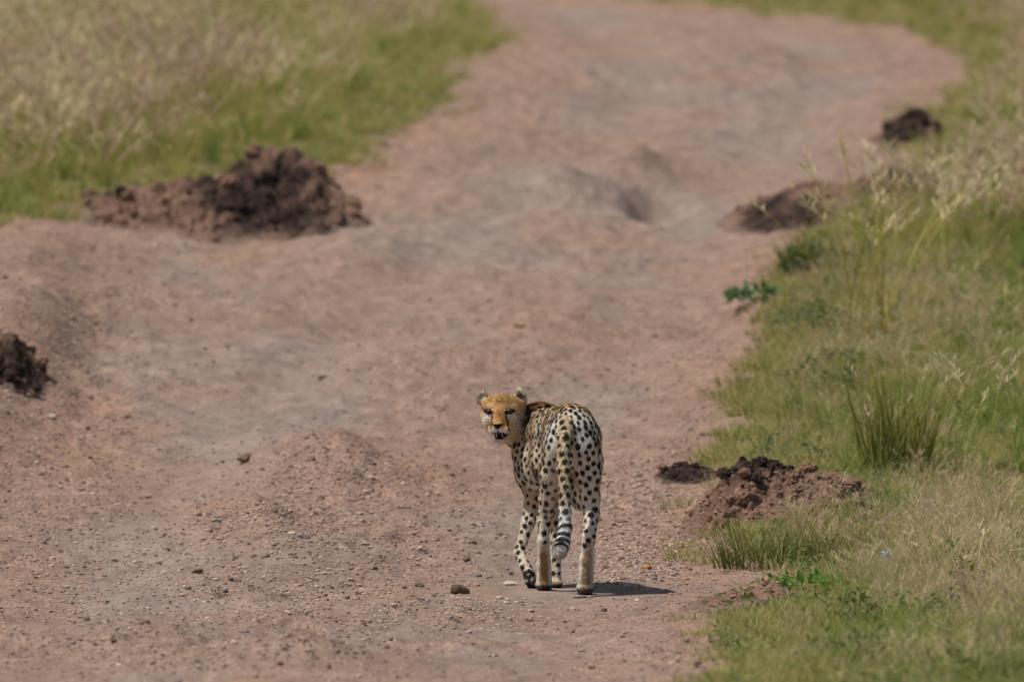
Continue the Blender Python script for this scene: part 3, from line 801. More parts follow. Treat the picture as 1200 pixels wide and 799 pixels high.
plant('leafy_weed', 'low dark weed lying in pale turf between the large tussock and the bushes', 'weed', 985, 428,
      [('leaves', leaf_mesh('leaves', R(15), 110, .06, .14, .018, .045, lin(48, 62, 36), lin(84, 98, 56), .4))])
plant('leafy_weed', 'greyish low herb on the verge below the dense bush', 'weed', 960, 385,
      [('leaves', leaf_mesh('leaves', R(16), 220, .09, .26, .014, .045, lin(100, 116, 76), lin(140, 150, 104), .5))])
def stems(label, px, py, seed, n, h, lean, cstem, chead, head=.16, hw=.007, spread=.06, group=None, sw=.0022):
    plant('tall_grass_clump', label, 'grass stems', px, py, [('stems', tuft_mesh('stems', seed_stems(R(seed), n, h, spread, lean, cstem, chead, head, hw, 14, .25, sw))),
          ('blades', tuft_mesh('blades', blades(R(seed + 1), 22, h * .5, spread, .3, .005, OLV, YEL, .5)))], group)
stems('tall yellow arching grass stems rising in front of the dark bank', 1030, 400, 1101, 22, .9, .20, lin(184, 166, 78), DRY2, .16, .010, .18, None, .0036)
stems('tall thin stems with feathery nodding heads at the grass edge', 1075, 330, 1103, 18, .74, .34, lin(180, 172, 96), DRY2, .20, .012, .2, None, .0034)
stems('tall greenish stems growing beside the large tussock', 1150, 560, 1105, 10, .56, .35, lin(150, 156, 72), DRY2, .12, .006, .10)
stems('single clump of long stems in the green grass by the field edge', 1195, 470, 1107, 10, .60, .45, lin(140, 150, 70), DRY, .12, .006, .10)
stems('dry bent stems standing among straw-coloured grass', 1130, 690, 1109, 14, .34, .4, DRY, DRY2, .06, .005, .20)
stems('brown flowering stalks in lush green grass beyond the straw-coloured patch', 1150, 800, 1111, 14, .36, .25, lin(130, 120, 80), lin(140, 118, 92), .05, .003, .2)
# a tiny white flower
def flower(px, py, h):
    w = hit(px, py)[0]; root = empty('white_flower', (w[0], w[1], float(H(w[0], w[1]))))
    st_ = []
    link('stem', tuft_mesh('stem', blades(R(77), 1, h, 0, .02, .003, GRN, GRN, .02, 3, 0)), root)
    g = Nodes('white_petal', .7, .2); g.b.inputs['Base Color'].default_value = (*lin(226, 230, 236), 1)
    vs, fs = [], []
    for i in range(7):
        a = i / 7 * 6.283; o = len(vs); c_, s_ = math.cos(a), math.sin(a)
        for (u_, v_, z_) in ((0, 0, 0), (.013, -.007, .003), (.026, 0, .001), (.013, .007, .003)): vs.append((u_ * c_ - v_ * s_, z_ - .002, u_ * s_ + v_ * c_))
        fs.append((o, o + 1, o + 2, o + 3))
    link('petals', mesh_np('petals', np.array(vs), np.array(fs), g.m), root, (0, -.012, h + .004))
    tag(root, 'single small white flower among straw-coloured grass', 'flower')
flower(1038, 676, .09)

# ------------------------------------------------------------------ cheetah
# units inside: 783 to the metre; x to the right, c downwards, d away from the viewer; (330, 737, 0) is the hind foot
U = 783.0
def build_cheetah():
    vox = 2.7
    lo = np.array([50., 36., -190.]); hi = np.array([505., 748., 740.])
    n = ((hi - lo) / vox).astype(int) + 1
    ax = [lo[i] + vox * np.arange(n[i]) for i in range(3)]
    D = np.full(n, 60.0, np.float32); L = np.zeros(n, np.int8)
    prims = []
    def window(mn, mx):
        a = np.maximum(np.floor((mn - lo) / vox).astype(int), 0); b = np.minimum(np.ceil((mx - lo) / vox).astype(int) + 1, n)
        sl = tuple(slice(a[i], b[i]) for i in range(3))
        G = np.meshgrid(*[ax[i][sl[i]].astype(np.float32) for i in range(3)], indexing='ij', sparse=True)
        return sl, G
    def blend(sl, d, k, lab):
        cur = D[sl]
        h = np.clip(k - np.abs(cur - d), 0, None) / k
        closer = d < cur
        D[sl] = np.minimum(cur, d) - h * h * k * 0.25
        if lab: L[sl] = np.where(closer, lab, L[sl])
    def cone(a, b, k=14, lab=1, flat=None):
        """tapered limb from a to b, each (x, c, d, r)"""
        a = np.array(a, float); b = np.array(b, float)
        m = 16 + k
        mn = np.minimum(a[:3] - a[3], b[:3] - b[3]) - m; mx = np.maximum(a[:3] + a[3], b[:3] + b[3]) + m
        sl, (X, Y, Z) = window(mn, mx)
        ab = b[:3] - a[:3]; l2 = float(ab @ ab) + 1e-9
        t = np.clip(((X - a[0]) * ab[0] + (Y - a[1]) * ab[1] + (Z - a[2]) * ab[2]) / l2, 0, 1)
        d = np.sqrt((X - a[0] - t * ab[0]) ** 2 + (Y - a[1] - t * ab[1]) ** 2 + (Z - a[2] - t * ab[2]) ** 2) - (a[3] + t * (b[3] - a[3]))
        blend(sl, d.astype(np.float32), k, lab)
    def chain(pts, k=14, lab=1):
        for p, q in zip(pts[:-1], pts[1:]): cone(p, q, k, lab)
    def ell(c, r, k=12, lab=1, rot=None, cut=False):
        c = np.array(c, float); r = np.array(r, float)
        R = np.eye(3) if rot is None else rot
        ext = np.full(3, r.max()) + 16 + k
        sl, (X, Y, Z) = window(c - ext, c + ext)
        q = [R[i, 0] * (X - c[0]) + R[i, 1] * (Y - c[1]) + R[i, 2] * (Z - c[2]) for i in range(3)]
        k0 = np.sqrt(sum((q[i] / r[i]) ** 2 for i in range(3))); k1 = np.sqrt(sum((q[i] / r[i] ** 2) ** 2 for i in range(3))) + 1e-6
        d = (k0 * (k0 - 1) / k1).astype(np.float32)
        if cut:
            cur = D[sl]; h = np.clip(k - np.abs(cur + d), 0, None) / k
            D[sl] = np.maximum(cur, -d) + h * h * k * 0.25
            if lab: L[sl] = np.where(d < 2.5, lab, L[sl])
        else:
            blend(sl, d, k, lab)
    def rotm(yaw=0, pitch=0, roll=0):
        y, p, r = map(math.radians, (yaw, pitch, roll))
        Ry = np.array([[math.cos(y), 0, math.sin(y)], [0, 1, 0], [-math.sin(y), 0, math.cos(y)]])
        Rx = np.array([[1, 0, 0], [0, math.cos(p), -math.sin(p)], [0, math.sin(p), math.cos(p)]])
        Rz = np.array([[math.cos(r), -math.sin(r), 0], [math.sin(r), math.cos(r), 0], [0, 0, 1]])
        return Rz @ Rx @ Ry
    BODY, NECK, HEAD, EAR, TAIL, RH, LH, RF, LF, MOUTH, EARIN = 1, 2, 3, 4, 5, 6, 7, 8, 9, 10, 11
    # trunk
    chain([(392, 216, 88, 80), (380, 208, 200, 78), (340, 206, 370, 74), (298, 210, 555, 70)], 30, BODY)
    chain([(384, 270, 130, 70), (368, 290, 230, 56), (330, 296, 375, 64), (290, 318, 540, 72), (272, 270, 645, 58)], 40, BODY)
    cone((300, 178, 560, 56), (284, 165, 640, 50), 26, BODY)
    cone((396, 372, 215, 58), (350, 352, 310, 64), 34, BODY)          # belly between the thighs
    ell((408, 412, 200), (26, 46, 50), 26, BODY)
    ell((392, 165, 150), (52, 38, 90), 30, BODY)                     # rump crest
    # haunches and hind legs
    chain([(432, 232, 120, 50), (441, 310, 130, 42), (446, 420, 165, 31)], 26, RH)
    chain([(424, 262, 55, 46), (441, 350, 72, 36), (449, 455, 78, 25)], 24, RH)
    ell((418, 400, 150), (24, 58, 46), 26, RH)
    chain([(446, 425, 165, 31), (452, 480, 95, 23), (444, 548, 20, 18.5)], 14, RH)
    chain([(449, 455, 78, 23), (443, 545, 12, 13)], 12, RH)
    ell((442, 552, 8), (17, 24, 17), 10, RH)
    chain([(441, 552, 16, 19), (436, 625, 26, 21.5), (432, 690, 32, 23)], 10, RH)
    ell((430, 716, 56), (27, 20, 52), 12, RH)
    for tx in (-17, -6, 6, 17): ell((430 + tx, 722, 98 - abs(tx) * .6), (8, 12, 16), 4, RH)
    chain([(344, 236, 130, 50), (328, 320, 180, 42), (312, 415, 270, 30)], 26, LH)
    chain([(350, 262, 80, 46), (326, 350, 130, 38), (306, 455, 205, 25)], 24, LH)
    chain([(312, 415, 270, 30), (300, 480, 262, 21), (294, 560, 235, 17)], 14, LH)
    chain([(306, 455, 205, 22), (294, 556, 224, 12)], 12, LH)
    ell((294, 568, 224), (16, 22, 16), 10, LH)
    chain([(295, 568, 232, 18.5), (297, 640, 262, 20.5), (298, 684, 275, 23)], 10, LH)
    ell((298, 703, 300), (27, 19, 50), 12, LH)
    for tx in (-17, -6, 6, 17): ell((298 + tx, 709, 340 - abs(tx) * .6), (8, 12, 16), 4, LH)
    # shoulders and fore legs
    chain([(262, 205, 590, 50), (248, 270, 595, 47), (251, 340, 570, 40), (264, 412, 525, 28)], 30, LF)
    chain([(264, 412, 525, 28), (246, 500, 498, 20), (218, 594, 470, 15.5)], 14, LF)
    ell((217, 600, 466), (17, 18, 16), 8, LF)
    chain([(217, 602, 464, 16), (236, 645, 432, 17), (247, 668, 418, 19)], 8, LF)
    for q, tx in enumerate((-14, -5, 5, 14)):
        chain([(248 + tx * .8, 672, 414, 9.5), (252 + tx * .8, 692, 408, 8.5), (259 + tx * .55, 706 + (q % 2) * 2, 414, 8)], 4, LF)
    chain([(335, 225, 610, 48), (338, 320, 590, 40), (342, 405, 540, 28)], 30, RF)
    chain([(342, 405, 540, 28), (339, 500, 505, 19), (337, 600, 470, 15.5)], 14, RF)
    chain([(337, 600, 470, 16), (336, 680, 452, 16)], 8, RF)
    ell((336, 699, 462), (22, 16, 40), 10, RF)
    for tx in (-13, -4, 5, 14): ell((336 + tx, 702, 492 - abs(tx) * .6), (7, 11, 14), 4, RF)
    # neck sweeping left and back towards the viewer
    chain([(280, 205, 640, 64), (245, 190, 690, 58), (208, 172, 675, 53), (180, 158, 625, 52)], 26, NECK)
    chain([(262, 250, 640, 58), (225, 215, 660, 46), (192, 195, 620, 42)], 26, NECK)
    # head
    ell((166, 132, 585), (70, 50, 72), 14, HEAD)
    ell((120, 117, 575), (26, 22, 40), 14, HEAD)
    ell((206, 116, 582), (29, 23, 40), 14, HEAD)
    ell((158, 122, 555), (56, 40, 50), 16, HEAD)
    cone((116, 158, 560, 27), (128, 186, 535, 24), 18, HEAD)
    cone((206, 160, 575, 33), (190, 196, 550, 32), 18, HEAD)
    chain([(152, 122, 525, 26), (150, 150, 502, 24), (146, 180, 474, 18)], 16, HEAD)
    ell((150, 165, 520), (46, 36, 34), 16, HEAD)
    ell((133, 199, 478), (19, 17, 20), 8, HEAD)
    ell((162, 199, 481), (20, 17, 20), 8, HEAD)
    chain([(154, 231, 497, 12), (165, 216, 540, 25), (185, 205, 590, 36)], 12, HEAD)
    ell((152, 233, 490), (17, 8, 13), 5, HEAD)
    ell((118, 139, 508), (15, 10, 9), 8, 0, cut=True)
    ell((183, 138, 512), (15, 10, 9), 8, 0, cut=True)
    cone((103, 126, 515, 9), (134, 128, 505, 9), 10, HEAD)
    cone((166, 127, 507, 9), (200, 126, 522, 9), 10, HEAD)
    ell((152, 217, 478), (21, 10, 26), 3, MOUTH, cut=True)
    ell((145.5, 185, 461), (15, 9, 8), 5, HEAD)
    # ears
    cone((104, 106, 592, 15), (92, 88, 590, 12), 8, EAR); ell((94, 92, 588), (17, 24, 10), 7, EAR, rotm(20, 0, -38))
    cone((214, 104, 598, 19), (224, 84, 598, 14), 8, EAR); ell((221, 88, 596), (20, 32, 11), 7, EAR, rotm(-20, 0, 20))
    ell((90, 90, 574), (10, 17, 12), 5, EARIN, rotm(20, 0, -38), cut=True)
    ell((218, 90, 581), (12, 23, 12), 5, EARIN, rotm(-20, 0, 20), cut=True)
    # tail
    tail = [(372, 182, 40, 24), (363, 225, 5, 21), (359, 270, -12, 20), (359, 330, -28, 18.5), (364, 400, -42, 18), (363, 470, -54, 18),
            (365, 520, -68, 19), (358, 560, -88, 20.5), (350, 585, -112, 21.5), (345, 600, -140, 19), (343, 606, -162, 9)]
    chain(tail, 9, TAIL)

    # surface nets
    S = D < 0
    c = [S[i:n[0] - 1 + i, j:n[1] - 1 + j, k:n[2] - 1 + k] for i in (0, 1) for j in (0, 1) for k in (0, 1)]
    cnt = sum(q.astype(np.int8) for q in c)
    cells = np.argwhere((cnt > 0) & (cnt < 8))
    idx = np.full(tuple(n - 1), -1, np.int32); idx[tuple(cells.T)] = np.arange(len(cells))
    corner = np.array([(i, j, k) for i in (0, 1) for j in (0, 1) for k in (0, 1)])
    vals = np.stack([D[tuple((cells + o).T)] for o in corner], 1)
    acc = np.zeros((len(cells), 3)); num = np.zeros(len(cells))
    for a in range(8):
        for b in range(a + 1, 8):
            if np.abs(corner[a] - corner[b]).sum() != 1: continue
            va, vb = vals[:, a], vals[:, b]; m = (va < 0) != (vb < 0)
            t = np.where(m, va / np.where(m, va - vb, 1), 0)
            acc += m[:, None] * (corner[a] + t[:, None] * (corner[b] - corner[a])); num += m
    P = lo + vox * (cells + acc / num[:, None])
    lab = L[tuple((cells + np.round(acc / num[:, None]).astype(int)).T)]
    faces = []
    for axn in range(3):
        o1, o2 = [(1, 2), (2, 0), (0, 1)][axn]
        sl_a = [slice(0, n[i] - 1) for i in range(3)]
        A = S[tuple(sl_a)]; sb = list(sl_a); sb[axn] = slice(1, n[axn]); B = S[tuple(sb)]
        e = np.argwhere(A != B); e = e[(e[:, o1] > 0) & (e[:, o2] > 0)]
        sgn = S[tuple(e.T)]
        u1 = np.zeros(3, int); u1[o1] = 1; u2 = np.zeros(3, int); u2[o2] = 1
        q = np.stack([idx[tuple(e.T)], idx[tuple((e - u1).T)], idx[tuple((e - u1 - u2).T)], idx[tuple((e - u2).T)]], 1)
        q[~sgn] = q[~sgn][:, ::-1]
        faces.append(q)
    F = np.concatenate(faces)
    # relax a little
    E = np.concatenate([F[:, [0, 1]], F[:, [1, 2]], F[:, [2, 3]], F[:, [3, 0]]])
    deg = np.bincount(E[:, 0], minlength=len(P)) + np.bincount(E[:, 1], minlength=len(P))
    def lap(Q):
        s = np.stack([np.bincount(E[:, 0], Q[E[:, 1], i], len(P)) + np.bincount(E[:, 1], Q[E[:, 0], i], len(P)) for i in range(Q.shape[1])], 1)
        return s / deg[:, None]
    for _ in range(2):
        P = P + 0.5 * (lap(P) - P); P = P - 0.30 * (lap(P) - P)
    fn = np.cross(P[F[:, 1]] - P[F[:, 0]], P[F[:, 3]] - P[F[:, 0]])
    N = np.stack([sum(np.bincount(F[:, j], fn[:, i], len(P)) for j in range(4)) for i in range(3)], 1)
    N /= np.linalg.norm(N, axis=1)[:, None] + 1e-9
    X, C, Dp = P.T
    up = -N[:, 1]; toward = -N[:, 2]

    # ---------------- coat
    def nz(s, seed, comp=0): return gnoise(X / s + Dp / s * .7, C / s + Dp / s * .4, seed)
    tawny = np.array(lin(212, 182, 140)); cream = np.array(lin(240, 229, 210)); white = np.array(lin(244, 240, 232))
    ochre = np.array(lin(196, 138, 70)); brown = np.array(lin(156, 118, 74)); black = np.array(lin(34, 27, 24)); grey = np.array(lin(138, 126, 112))
    col = np.tile(tawny, (len(P), 1))
    def lay(mask, c):
        nonlocal col
        col = col + np.clip(mask, 0, 1)[:, None] * (np.asarray(c) - col)
    g = lambda cx, cc, cd, rx, rc, rd: np.exp(-((X - cx) / rx) ** 2 - ((C - cc) / rc) ** 2 - ((Dp - cd) / rd) ** 2)
    body = np.isin(lab, (BODY, RH, LH))
    lay(body * .75 * sstep(-.3, .5, toward), cream)
    lay(.85 * g(415, 215, 20, 42, 55, 80) + .9 * g(325, 218, 50, 30, 55, 80), white)  # pale rump, with sun highlights painted white on both sides of the tail
    lay(.9 * body * sstep(.3, .8, -up) * (C > 250), white)
    lay(.85 * sstep(360, 420, C) * (lab == RH) * sstep(446, 425, X), white)
    lay(.7 * np.isin(lab, (LH, RH)) * sstep(.35, .8, np.where(lab == RH, -N[:, 0], N[:, 0])), cream)
    lay(.8 * np.isin(lab, (LF, RH, LH)) * sstep(400, 520, C), cream)
    lay(.55 * (lab == RF) * sstep(420, 560, C), cream)
    hock = np.isin(lab, (RH, LH)) * sstep(545, 605, C + nz(9, 3) * 14) * sstep(.45, .9, toward + .15 * nz(7, 6))
    lay(.95 * hock * np.where(lab == LH, 1.0, .85), brown)
    lay(.8 * np.isin(lab, (RH, LH)) * sstep(540, 600, C) * sstep(.45, .85, np.abs(N[:, 0])), cream)
    feet = np.isin(lab, (RH, LH, RF, LF))
    # soles and dark heels
    footy = np.where(lab == RH, 713, np.where(lab == LH, 702, np.where(lab == RF, 697, 900)))
    lay(.92 * feet * sstep(footy, footy + 6, C + nz(8, 5) * 4), black)
    lay(.95 * (lab == LF) * sstep(652, 662, C) * sstep(.25, .6, toward) * sstep(-.5, .5, nz(13, 9) + .35), black)
    lay(.9 * (lab == LF) * sstep(696, 704, C), black)
    lay(.35 * (lab == RH) * sstep(640, 700, C), grey)  # shade low on the right hind leg, painted in as grey
    lay(.9 * (lab == BODY) * sstep(350, 400, C) * sstep(372, 392, X), white)
    lay(.55 * np.isin(lab, (BODY, LH)) * g(332, 375, 200, 26, 60, 140), lin(196, 150, 98))
    # neck and ruff
    ruff = np.isin(lab, (NECK, BODY)) * sstep(520, 590, Dp) * sstep(172, 148, C + nz(14, 21) * 10)
    lay(.9 * ruff, lin(176, 122, 60))
    lay(.5 * (lab == NECK) * sstep(150, 215, C), cream)
    darkn = g(246, 172, 640, 24, 66, 150) * (lab != HEAD) * (lab != EAR)
    lay(1.35 * darkn * sstep(-.6, .2, nz(11, 33) + .3), lin(44, 32, 24))
    lay(.6 * g(195, 245, 600, 30, 14, 90), cream)
    # spots
    order = rng.permutation(len(P)); kept = []
    pts = P
    space = np.full(len(P), 22.0)
    space[(lab == RH) | (lab == LH)] = 24
    space[(toward > .2) & (C < 235) & body] = 17
    space[np.isin(lab, (RF, LF)) & (C > 400)] = 21
    space[lab == NECK] = 20; space[(lab == NECK) & (C < 160)] = 18
    ok = ~np.isin(lab, (TAIL, HEAD, EAR, EARIN, MOUTH)) & (C < np.where(np.isin(lab, (RH, LH)), 578, 668)) & (C < 1000)
    ok &= ~((lab == BODY) & (C > 395) & (X > 375)) & ~((X < 212) & (C < 232) & (Dp < 600))
    cell = {}
    for i in order:
        if not ok[i]: continue
        s = space[i] * (0.9 + 0.25 * ((i * 7919) % 97) / 97)
        key = (int(P[i, 0] // 30), int(P[i, 1] // 30), int(P[i, 2] // 30)); bad = False
        for a in (-1, 0, 1):
            for b in (-1, 0, 1):
                for c_ in (-1, 0, 1):
                    for j in cell.get((key[0] + a, key[1] + b, key[2] + c_), ()):
                        dd = (P[i] - P[j]) * (1, 1, .62)
                        if N[i] @ N[j] > 0 and dd @ dd < s * s: bad = True; break
                    if bad: break
                if bad: break
            if bad: break
        if bad: continue
        cell.setdefault(key, []).append(i); kept.append(i)
    spot = np.zeros(len(P))
    for i in kept:
        p, nn = P[i], N[i]
        near = np.where((np.abs(X - p[0]) < 20) & (np.abs(C - p[1]) < 20) & (np.abs(Dp - p[2]) < 30))[0]
        near = near[(N[near] @ nn) > 0]
        if body[i] and C[i] < 235 and Dp[i] < 300: flow = np.array([(p[0] - 375) * .012, .8, -.5])
        else: flow = np.array([0, 1, -.25])
        flow = flow - nn * (flow @ nn); flow /= np.linalg.norm(flow) + 1e-9
        side = np.cross(nn, flow)
        dv = (P[near] - p) * (1, 1, .62)
        a_, b_ = dv @ flow, dv @ side
        r = .345 * space[i] * (0.78 + 0.45 * rng.random())
        el = 1.5 if (body[i] and C[i] < 235 and Dp[i] < 300) else 1.12
        wob = 1 + .22 * gnoise(P[near, 0] / 6 + i, P[near, 1] / 6 + P[near, 2] / 6, 8)
        dd = np.sqrt((a_ / el) ** 2 + b_ ** 2 + .3 * (dv @ nn) ** 2) * wob
        spot[near] = np.maximum(spot[near], 1 - sstep(r - 1.3, r + 1.5, dd))
    lay(.97 * spot, lin(24, 19, 17))
    # tail: paired spots, then rings, white tip
    T = np.array(tail)[:, :3]; seg = np.linalg.norm(np.diff(T, axis=0), axis=1); cum = np.concatenate([[0], np.cumsum(seg)])
    tm = lab == TAIL; Pt = P[tm]; best = np.full(len(Pt), 1e9); st = np.zeros(len(Pt)); cen = np.zeros((len(Pt), 3))
    for i in range(len(T) - 1):
        ab = T[i + 1] - T[i]; t = np.clip(((Pt - T[i]) @ ab) / (ab @ ab), 0, 1); q = T[i] + t[:, None] * ab
        dd = np.linalg.norm(Pt - q, axis=1); m = dd < best; best[m] = dd[m]; st[m] = cum[i] + t[m] * seg[i]; cen[m] = q[m]
    ang = np.arctan2(Pt[:, 0] - cen[:, 0], -(Pt[:, 2] - cen[:, 2] + .5 * (Pt[:, 1] - cen[:, 1])))
    total = cum[-1]
    wv = gnoise(st / 12, ang * 1.2, 61) * 4
    tc = np.tile(np.array(lin(222, 200, 164)), (len(Pt), 1))
    tc += sstep(total - 260, total - 150, st)[:, None] * (white - tc)
    row = np.floor((st + wv) / 27.0); off = (row % 2) * .5
    lon = ((st + wv) / 27.0 % 1 - .5) * 27; aa = ((ang + .25 * row) / (math.pi / 2.2) + off) % 1 - .5
    sp = 1 - sstep(8.2, 10.8, np.hypot(lon * .95, aa * 27))
    sp *= 1 - sstep(total - 165, total - 148, st)
    ring = np.zeros(len(Pt))
    for rc, rw in ((total - 132, 9.5), (total - 100, 11), (total - 68, 12), (total - 36, 11)):
        ring = np.maximum(ring, 1 - sstep(rw - 2, rw + 2, np.abs(st + wv + 6 * np.sin(ang + .6) - rc)))
    mk = np.maximum(sp, ring)[:, None]
    tc = tc + .95 * mk * (black - tc)
    tipf = sstep(total - 26, total - 18, st)[:, None]
    tc = tc + tipf * (np.array(lin(205, 198, 190)) - tc)
    col[tm] = tc
    # face
    hm = np.isin(lab, (HEAD, NECK)) & (Dp < 612) & (X < 245)
    def face(mask, c): lay(mask * hm, c)
    hd = lab == HEAD
    lay(1.0 * hd, lin(204, 156, 98))
    face(.85 * sstep(116, 92, C + nz(9, 4) * 10), lin(166, 124, 72)); face(.55 * sstep(0, .5, nz(7, 14)) * sstep(130, 100, C), lin(198, 170, 120))
    face(1.0 * (g(104, 168, 540, 24, 32, 80) + g(208, 178, 560, 36, 40, 80)), lin(220, 207, 186))
    face(.95 * (g(118, 152, 520, 14, 9, 50) + g(190, 153, 520, 17, 10, 50)), white)
    face(.35 * (g(112, 126, 520, 12, 5, 50) + g(190, 124, 520, 13, 5, 50)), cream)
    face(1.2 * g(146, 206, 478, 26, 11, 40), white); face(1.1 * g(153, 233, 495, 24, 11, 50), white)
    face(.9 * g(147, 160, 490, 12, 26, 40), lin(208, 150, 92))
    face(.8 * sstep(205, 235, C), lin(214, 200, 178))
    face(.5 * g(210, 214, 560, 20, 24, 80), lin(166, 136, 100)); face(.75 * g(232, 190, 585, 10, 46, 60), lin(96, 72, 50))  # tan jowl and dark neck edge; the cheek's shaded side is painted in
    fl = hm & (Dp < 570)
    # forehead streaks, cheek flecks
    streak = sstep(.1, .4, gnoise(X / 3.4 + 9, C / 22, 12)) * sstep(126, 108, C) * np.exp(-((X - 156) / 40) ** 2)
    lay(.8 * streak * fl, lin(74, 50, 30))
    fleck = sstep(.18, .38, gnoise(X / 5.0, C / 5.0, 15)) * (1.5 * g(224, 180, 575, 24, 50, 80) + .8 * g(90, 160, 560, 12, 40, 70) + .5 * g(200, 112, 560, 26, 20, 80) + .4 * g(112, 108, 560, 20, 16, 80))
    lay(.9 * fleck * hm, black)
    def line(pts, w, c, s=1.0, dmax=560):
        best = np.full(len(P), 1e9)
        for (x0, y0), (x1, y1) in zip(pts[:-1], pts[1:]):
            ab = np.array([x1 - x0, y1 - y0]); q = np.stack([X - x0, C - y0], 1); t = np.clip(q @ ab / (ab @ ab), 0, 1)
            best = np.minimum(best, np.linalg.norm(q - t[:, None] * ab, axis=1))
        lay(s * (1 - sstep(w - 1.2, w + 1.4, best)) * (Dp < dmax) * np.isin(lab, (HEAD, NECK, MOUTH)), c)
    line([(106, 137), (117, 135), (128, 142), (118, 143), (106, 138)], 5.2, lin(24, 19, 17))
    line([(171, 142), (183, 135), (197, 135), (185, 142), (171, 142)], 5.2, lin(24, 19, 17))
    line([(125, 142), (129, 158), (128, 178), (123, 198), (128, 208)], 2.3, black, .95)
    line([(173, 142), (172, 158), (178, 176), (180, 194), (176, 206), (172, 214)], 2.9, black)
    line([(198, 138), (212, 150), (222, 168)], 1.6, black, .6)
    face(1.2 * sstep(.3, .8, g(131, 203, 478, 19, 13, 40) + g(163, 203, 480, 20, 13, 40)), lin(232, 222, 208))
    dots = sstep(.34, .5, gnoise(X / 3.6, C / 3.6, 44)) * (g(129, 203, 478, 12, 8, 40) + g(165, 203, 480, 13, 8, 40)); face(.7 * dots, lin(70, 54, 44))
    nosew = 18.5 * np.clip(1 - np.clip(C - 181, 0, None) / 17, 0.12, 1)
    lay((1 - sstep(nosew - 1.5, nosew + 1.5, np.abs(X - 145.5))) * sstep(177, 180, C) * sstep(198, 195, C) * (Dp < 500) * hm, lin(30, 24, 24))
    line([(145, 192), (146, 204)], 1.6, black, .9, 500)
    line([(131, 209), (139, 208), (146, 205), (155, 208), (168, 209), (174, 213)], 2.6, black, .95, 520)
    line([(133, 214), (141, 222), (152, 225), (163, 222), (173, 214)], 2.2, black, .85, 520)
    mo = ((X - 152) / 20) ** 2 + ((C - 217) / 9.5) ** 2
    lay((1 - sstep(.8, 1.1, mo)) * (Dp < 560) * np.isin(lab, (HEAD, MOUTH)), lin(40, 20, 20))
    lay((lab == MOUTH) * 1.0, lin(46, 20, 20))
    # ears
    e = lab == EAR
    lay(e * 1.0, lin(208, 190, 162))
    lay(e * .85 * sstep(.1, .6, -toward), black)
    lay((lab == EARIN) * 1.0, lin(200, 186, 166)); lay((lab == EARIN) * (X > 150) * .75 * sstep(66, 88, C), lin(92, 76, 62))
    lay((lab == EARIN) * (X < 150) * .5 * sstep(96, 108, C), lin(120, 92, 62))
    col = np.clip(col * (1 + .13 * nz(5, 70)[:, None] + .12 * nz(31, 71)[:, None]), 0, 1)

    # ---------------- to world
    W0 = np.array([0.0, 0.0, 0.0])
    fx, fy = 530 + 330 / 2.757, 430 + 737 / 2.757
    w = hit(fx, fy)[0]; x0, y0 = w; z0 = float(H(x0, y0))
    el_ = math.atan((CAM_Z - z0) / y0); ce, se = math.cos(el_), math.sin(el_)
    K = 783.0 * 47.0 / 47.0 * (47.0 / y0)
    def loc(Q):
        Q = np.asarray(Q, float)
        a, b, c2 = (Q[:, 0] - 330) / K, (737 - Q[:, 1]) / K, Q[:, 2] / K
        return np.stack([a, c2 * ce + b * se, b * ce - c2 * se], 1)
    m = Nodes('cheetah_coat', .85, .15)
    c1 = m.attr('col', 'Color'); fib = m.noise(420, 2, .6, m.coords())
    m.color(m.mix(.35, c1, m.ramp(fib, [(.3, (.28, .28, .28)), (.7, (.75, .75, .75))]), 'OVERLAY'))
    m.l(m.bump(fib, .35, .003), m.b.inputs['Normal'])
    root = empty('cheetah', (x0, y0, z0 + .004))
    tag(root, 'spotted cheetah walking away up the dirt road, head turned back towards the viewer', 'cheetah')
    PL = loc(P)
    link('body', mesh_np('cheetah_body', PL, F, m.m, {'col': col}, True), root)
    # ---------------- fur: short hairs lying along the coat, longer on ruff and tail tip
    nh = 210000
    NL = loc(P + N) - PL; NL /= np.linalg.norm(NL, axis=1)[:, None]
    sel = rng.integers(0, len(P), nh)
    sel = sel[~np.isin(lab[sel], (MOUTH,))]
    fm = hm & (Dp < 500) & (C > 175) & (C < 200) & (np.abs(X - 145) < 18)
    eyes = ((np.abs(X - 118) < 13) & (np.abs(C - 139) < 7) | (np.abs(X - 184) < 14) & (np.abs(C - 138) < 7)) & (Dp < 560)
    sel = sel[~(fm | eyes)[sel]]
    nh = len(sel)
    flowv = np.tile(np.array([0., -.45, -.9]), (nh, 1))
    ls = lab[sel]
    leg = np.isin(ls, (RF, LF, RH, LH)) & (C[sel] > 380)
    flowv[leg] = (0, -.05, -1)
    flowv[np.isin(ls, (TAIL,))] = (0, -.2, -1)
    headm = np.isin(ls, (HEAD, EAR, EARIN))
    flowv[headm] = np.stack([(X[sel] - 147)[headm] / 60, np.full(headm.sum(), .7), -(C[sel] - 165)[headm] / 60], 1)
    flowv[ls == NECK] = (.8, .2, -.4)
    flowv += rng.normal(0, .28, (nh, 3))
    nl = NL[sel]
    flowv -= nl * np.sum(flowv * nl, 1)[:, None]; flowv /= np.linalg.norm(flowv, axis=1)[:, None] + 1e-9
    ln = np.full(nh, .0095); ln[headm] = .008; ln[leg] = .009
    ln[ls == TAIL] = .012
    tip = (ls == TAIL) & (C[sel] > 560); ln[tip] = .015
    rf = (ruff[sel] > .3) | (darkn[sel] > .45); ln[rf] = .030
    bel = body[sel] & (up[sel] < -.4) & (C[sel] > 300); ln[bel] = .016
    ln[(ls == EARIN) | (ls == EAR)] = .008
    ln *= .6 + .8 * rng.random(nh)
    lift = np.where(rf | tip, .55, .4)[:, None]
    dirv = flowv * (1 - lift * .5) + nl * lift
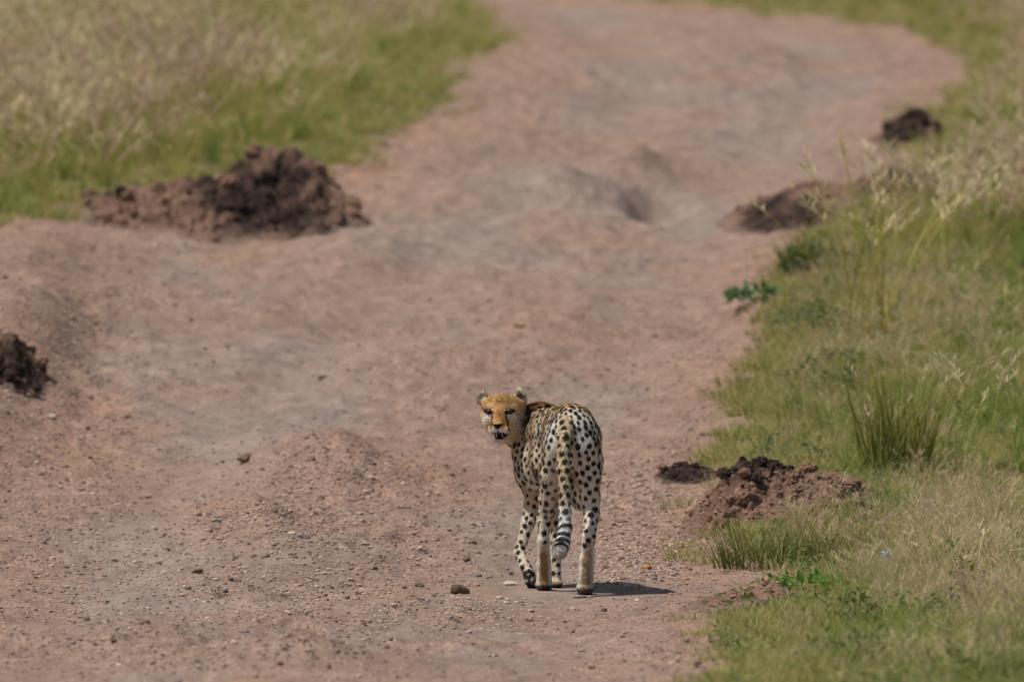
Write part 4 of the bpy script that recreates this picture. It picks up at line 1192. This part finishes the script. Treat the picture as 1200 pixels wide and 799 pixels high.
    wd = np.cross(nl, flowv) * (.0011 + .0009 * rng.random(nh))[:, None]
    rt = PL[sel] + (rng.random((nh, 3)) - .5) * .0034 - nl * .001
    v = np.stack([rt - wd, rt + wd, rt + dirv * ln[:, None]], 1).reshape(-1, 3)
    hc = np.repeat(np.clip(col[sel] * (.8 + .45 * rng.random((nh, 1))), 0, 1), 3, 0)
    fm_ = Nodes('cheetah_fur', .8, .15); fm_.color(fm_.attr('col', 'Color'))
    fo = link('fur', mesh_np('cheetah_fur', v, np.arange(nh * 3).reshape(-1, 3), fm_.m, {'col': hc}, False), root)
    tag(fo, kind='stuff')
    # ---------------- eyes, whiskers, teeth
    def uv_ball(rx, ry, rz, nu=14, nv=9):
        vs, fs = [], []
        for j in range(nv + 1):
            t = math.pi * j / nv
            for i in range(nu):
                p = 2 * math.pi * i / nu; vs.append((rx * math.sin(t) * math.cos(p), ry * math.sin(t) * math.sin(p), rz * math.cos(t)))
        for j in range(nv):
            for i in range(nu): fs.append((j * nu + i, j * nu + (i + 1) % nu, (j + 1) * nu + (i + 1) % nu, (j + 1) * nu + i))
        return np.array(vs), np.array(fs)[:, ::-1]
    em = Nodes('eye_amber', .3, .35)
    rr = em.coords(); sep = em.n('ShaderNodeSeparateXYZ'); em.l(rr, sep.inputs[0])
    rad = em.math('SQRT', em.math('ADD', em.math('POWER', sep.outputs[0], 2.0), em.math('POWER', sep.outputs[2], 2.0)))
    em.color(em.ramp(rad, [(0.0, (.004, .003, .003)), (.0050, (.006, .004, .003)), (.0062, lin(78, 48, 22)), (.0115, lin(46, 28, 14)), (.0125, (.01, .008, .006))]))
    for (ex, ec) in ((118, 139.5), (183.5, 138.5)):
        near = np.where((np.abs(X - ex) < 5) & (np.abs(C - ec) < 4) & (Dp < 600))[0]
        ed = P[near, 2].min() + 7.0
        vs, fs = uv_ball(.0135, .0135, .0125)
        o = link('eye', mesh_np('cheetah_eye', vs, fs, em.m, None, True), root, loc(np.array([[ex, ec, ed]]))[0])
    tm_ = Nodes('tooth', .4, .4); tm_.b.inputs['Base Color'].default_value = (*lin(226, 216, 196), 1)
    for (tx, tc_, up_) in ((143, 221, 1), (162, 221, 1), (141, 211, -1), (160, 211, -1)):
        a = np.linspace(0, 2 * math.pi, 6, endpoint=False)
        vs = np.concatenate([np.stack([.0028 * np.cos(a), .0028 * np.sin(a), 0 * a], 1), [[0, 0, .008 * up_]]])
        fs = np.array([(i, (i + 1) % 6, 6) for i in range(6)])
        link('tooth', mesh_np('cheetah_tooth', vs, fs, tm_.m), root, loc(np.array([[tx, tc_, 478.]]))[0])
    return root
cheetah = build_cheetah()
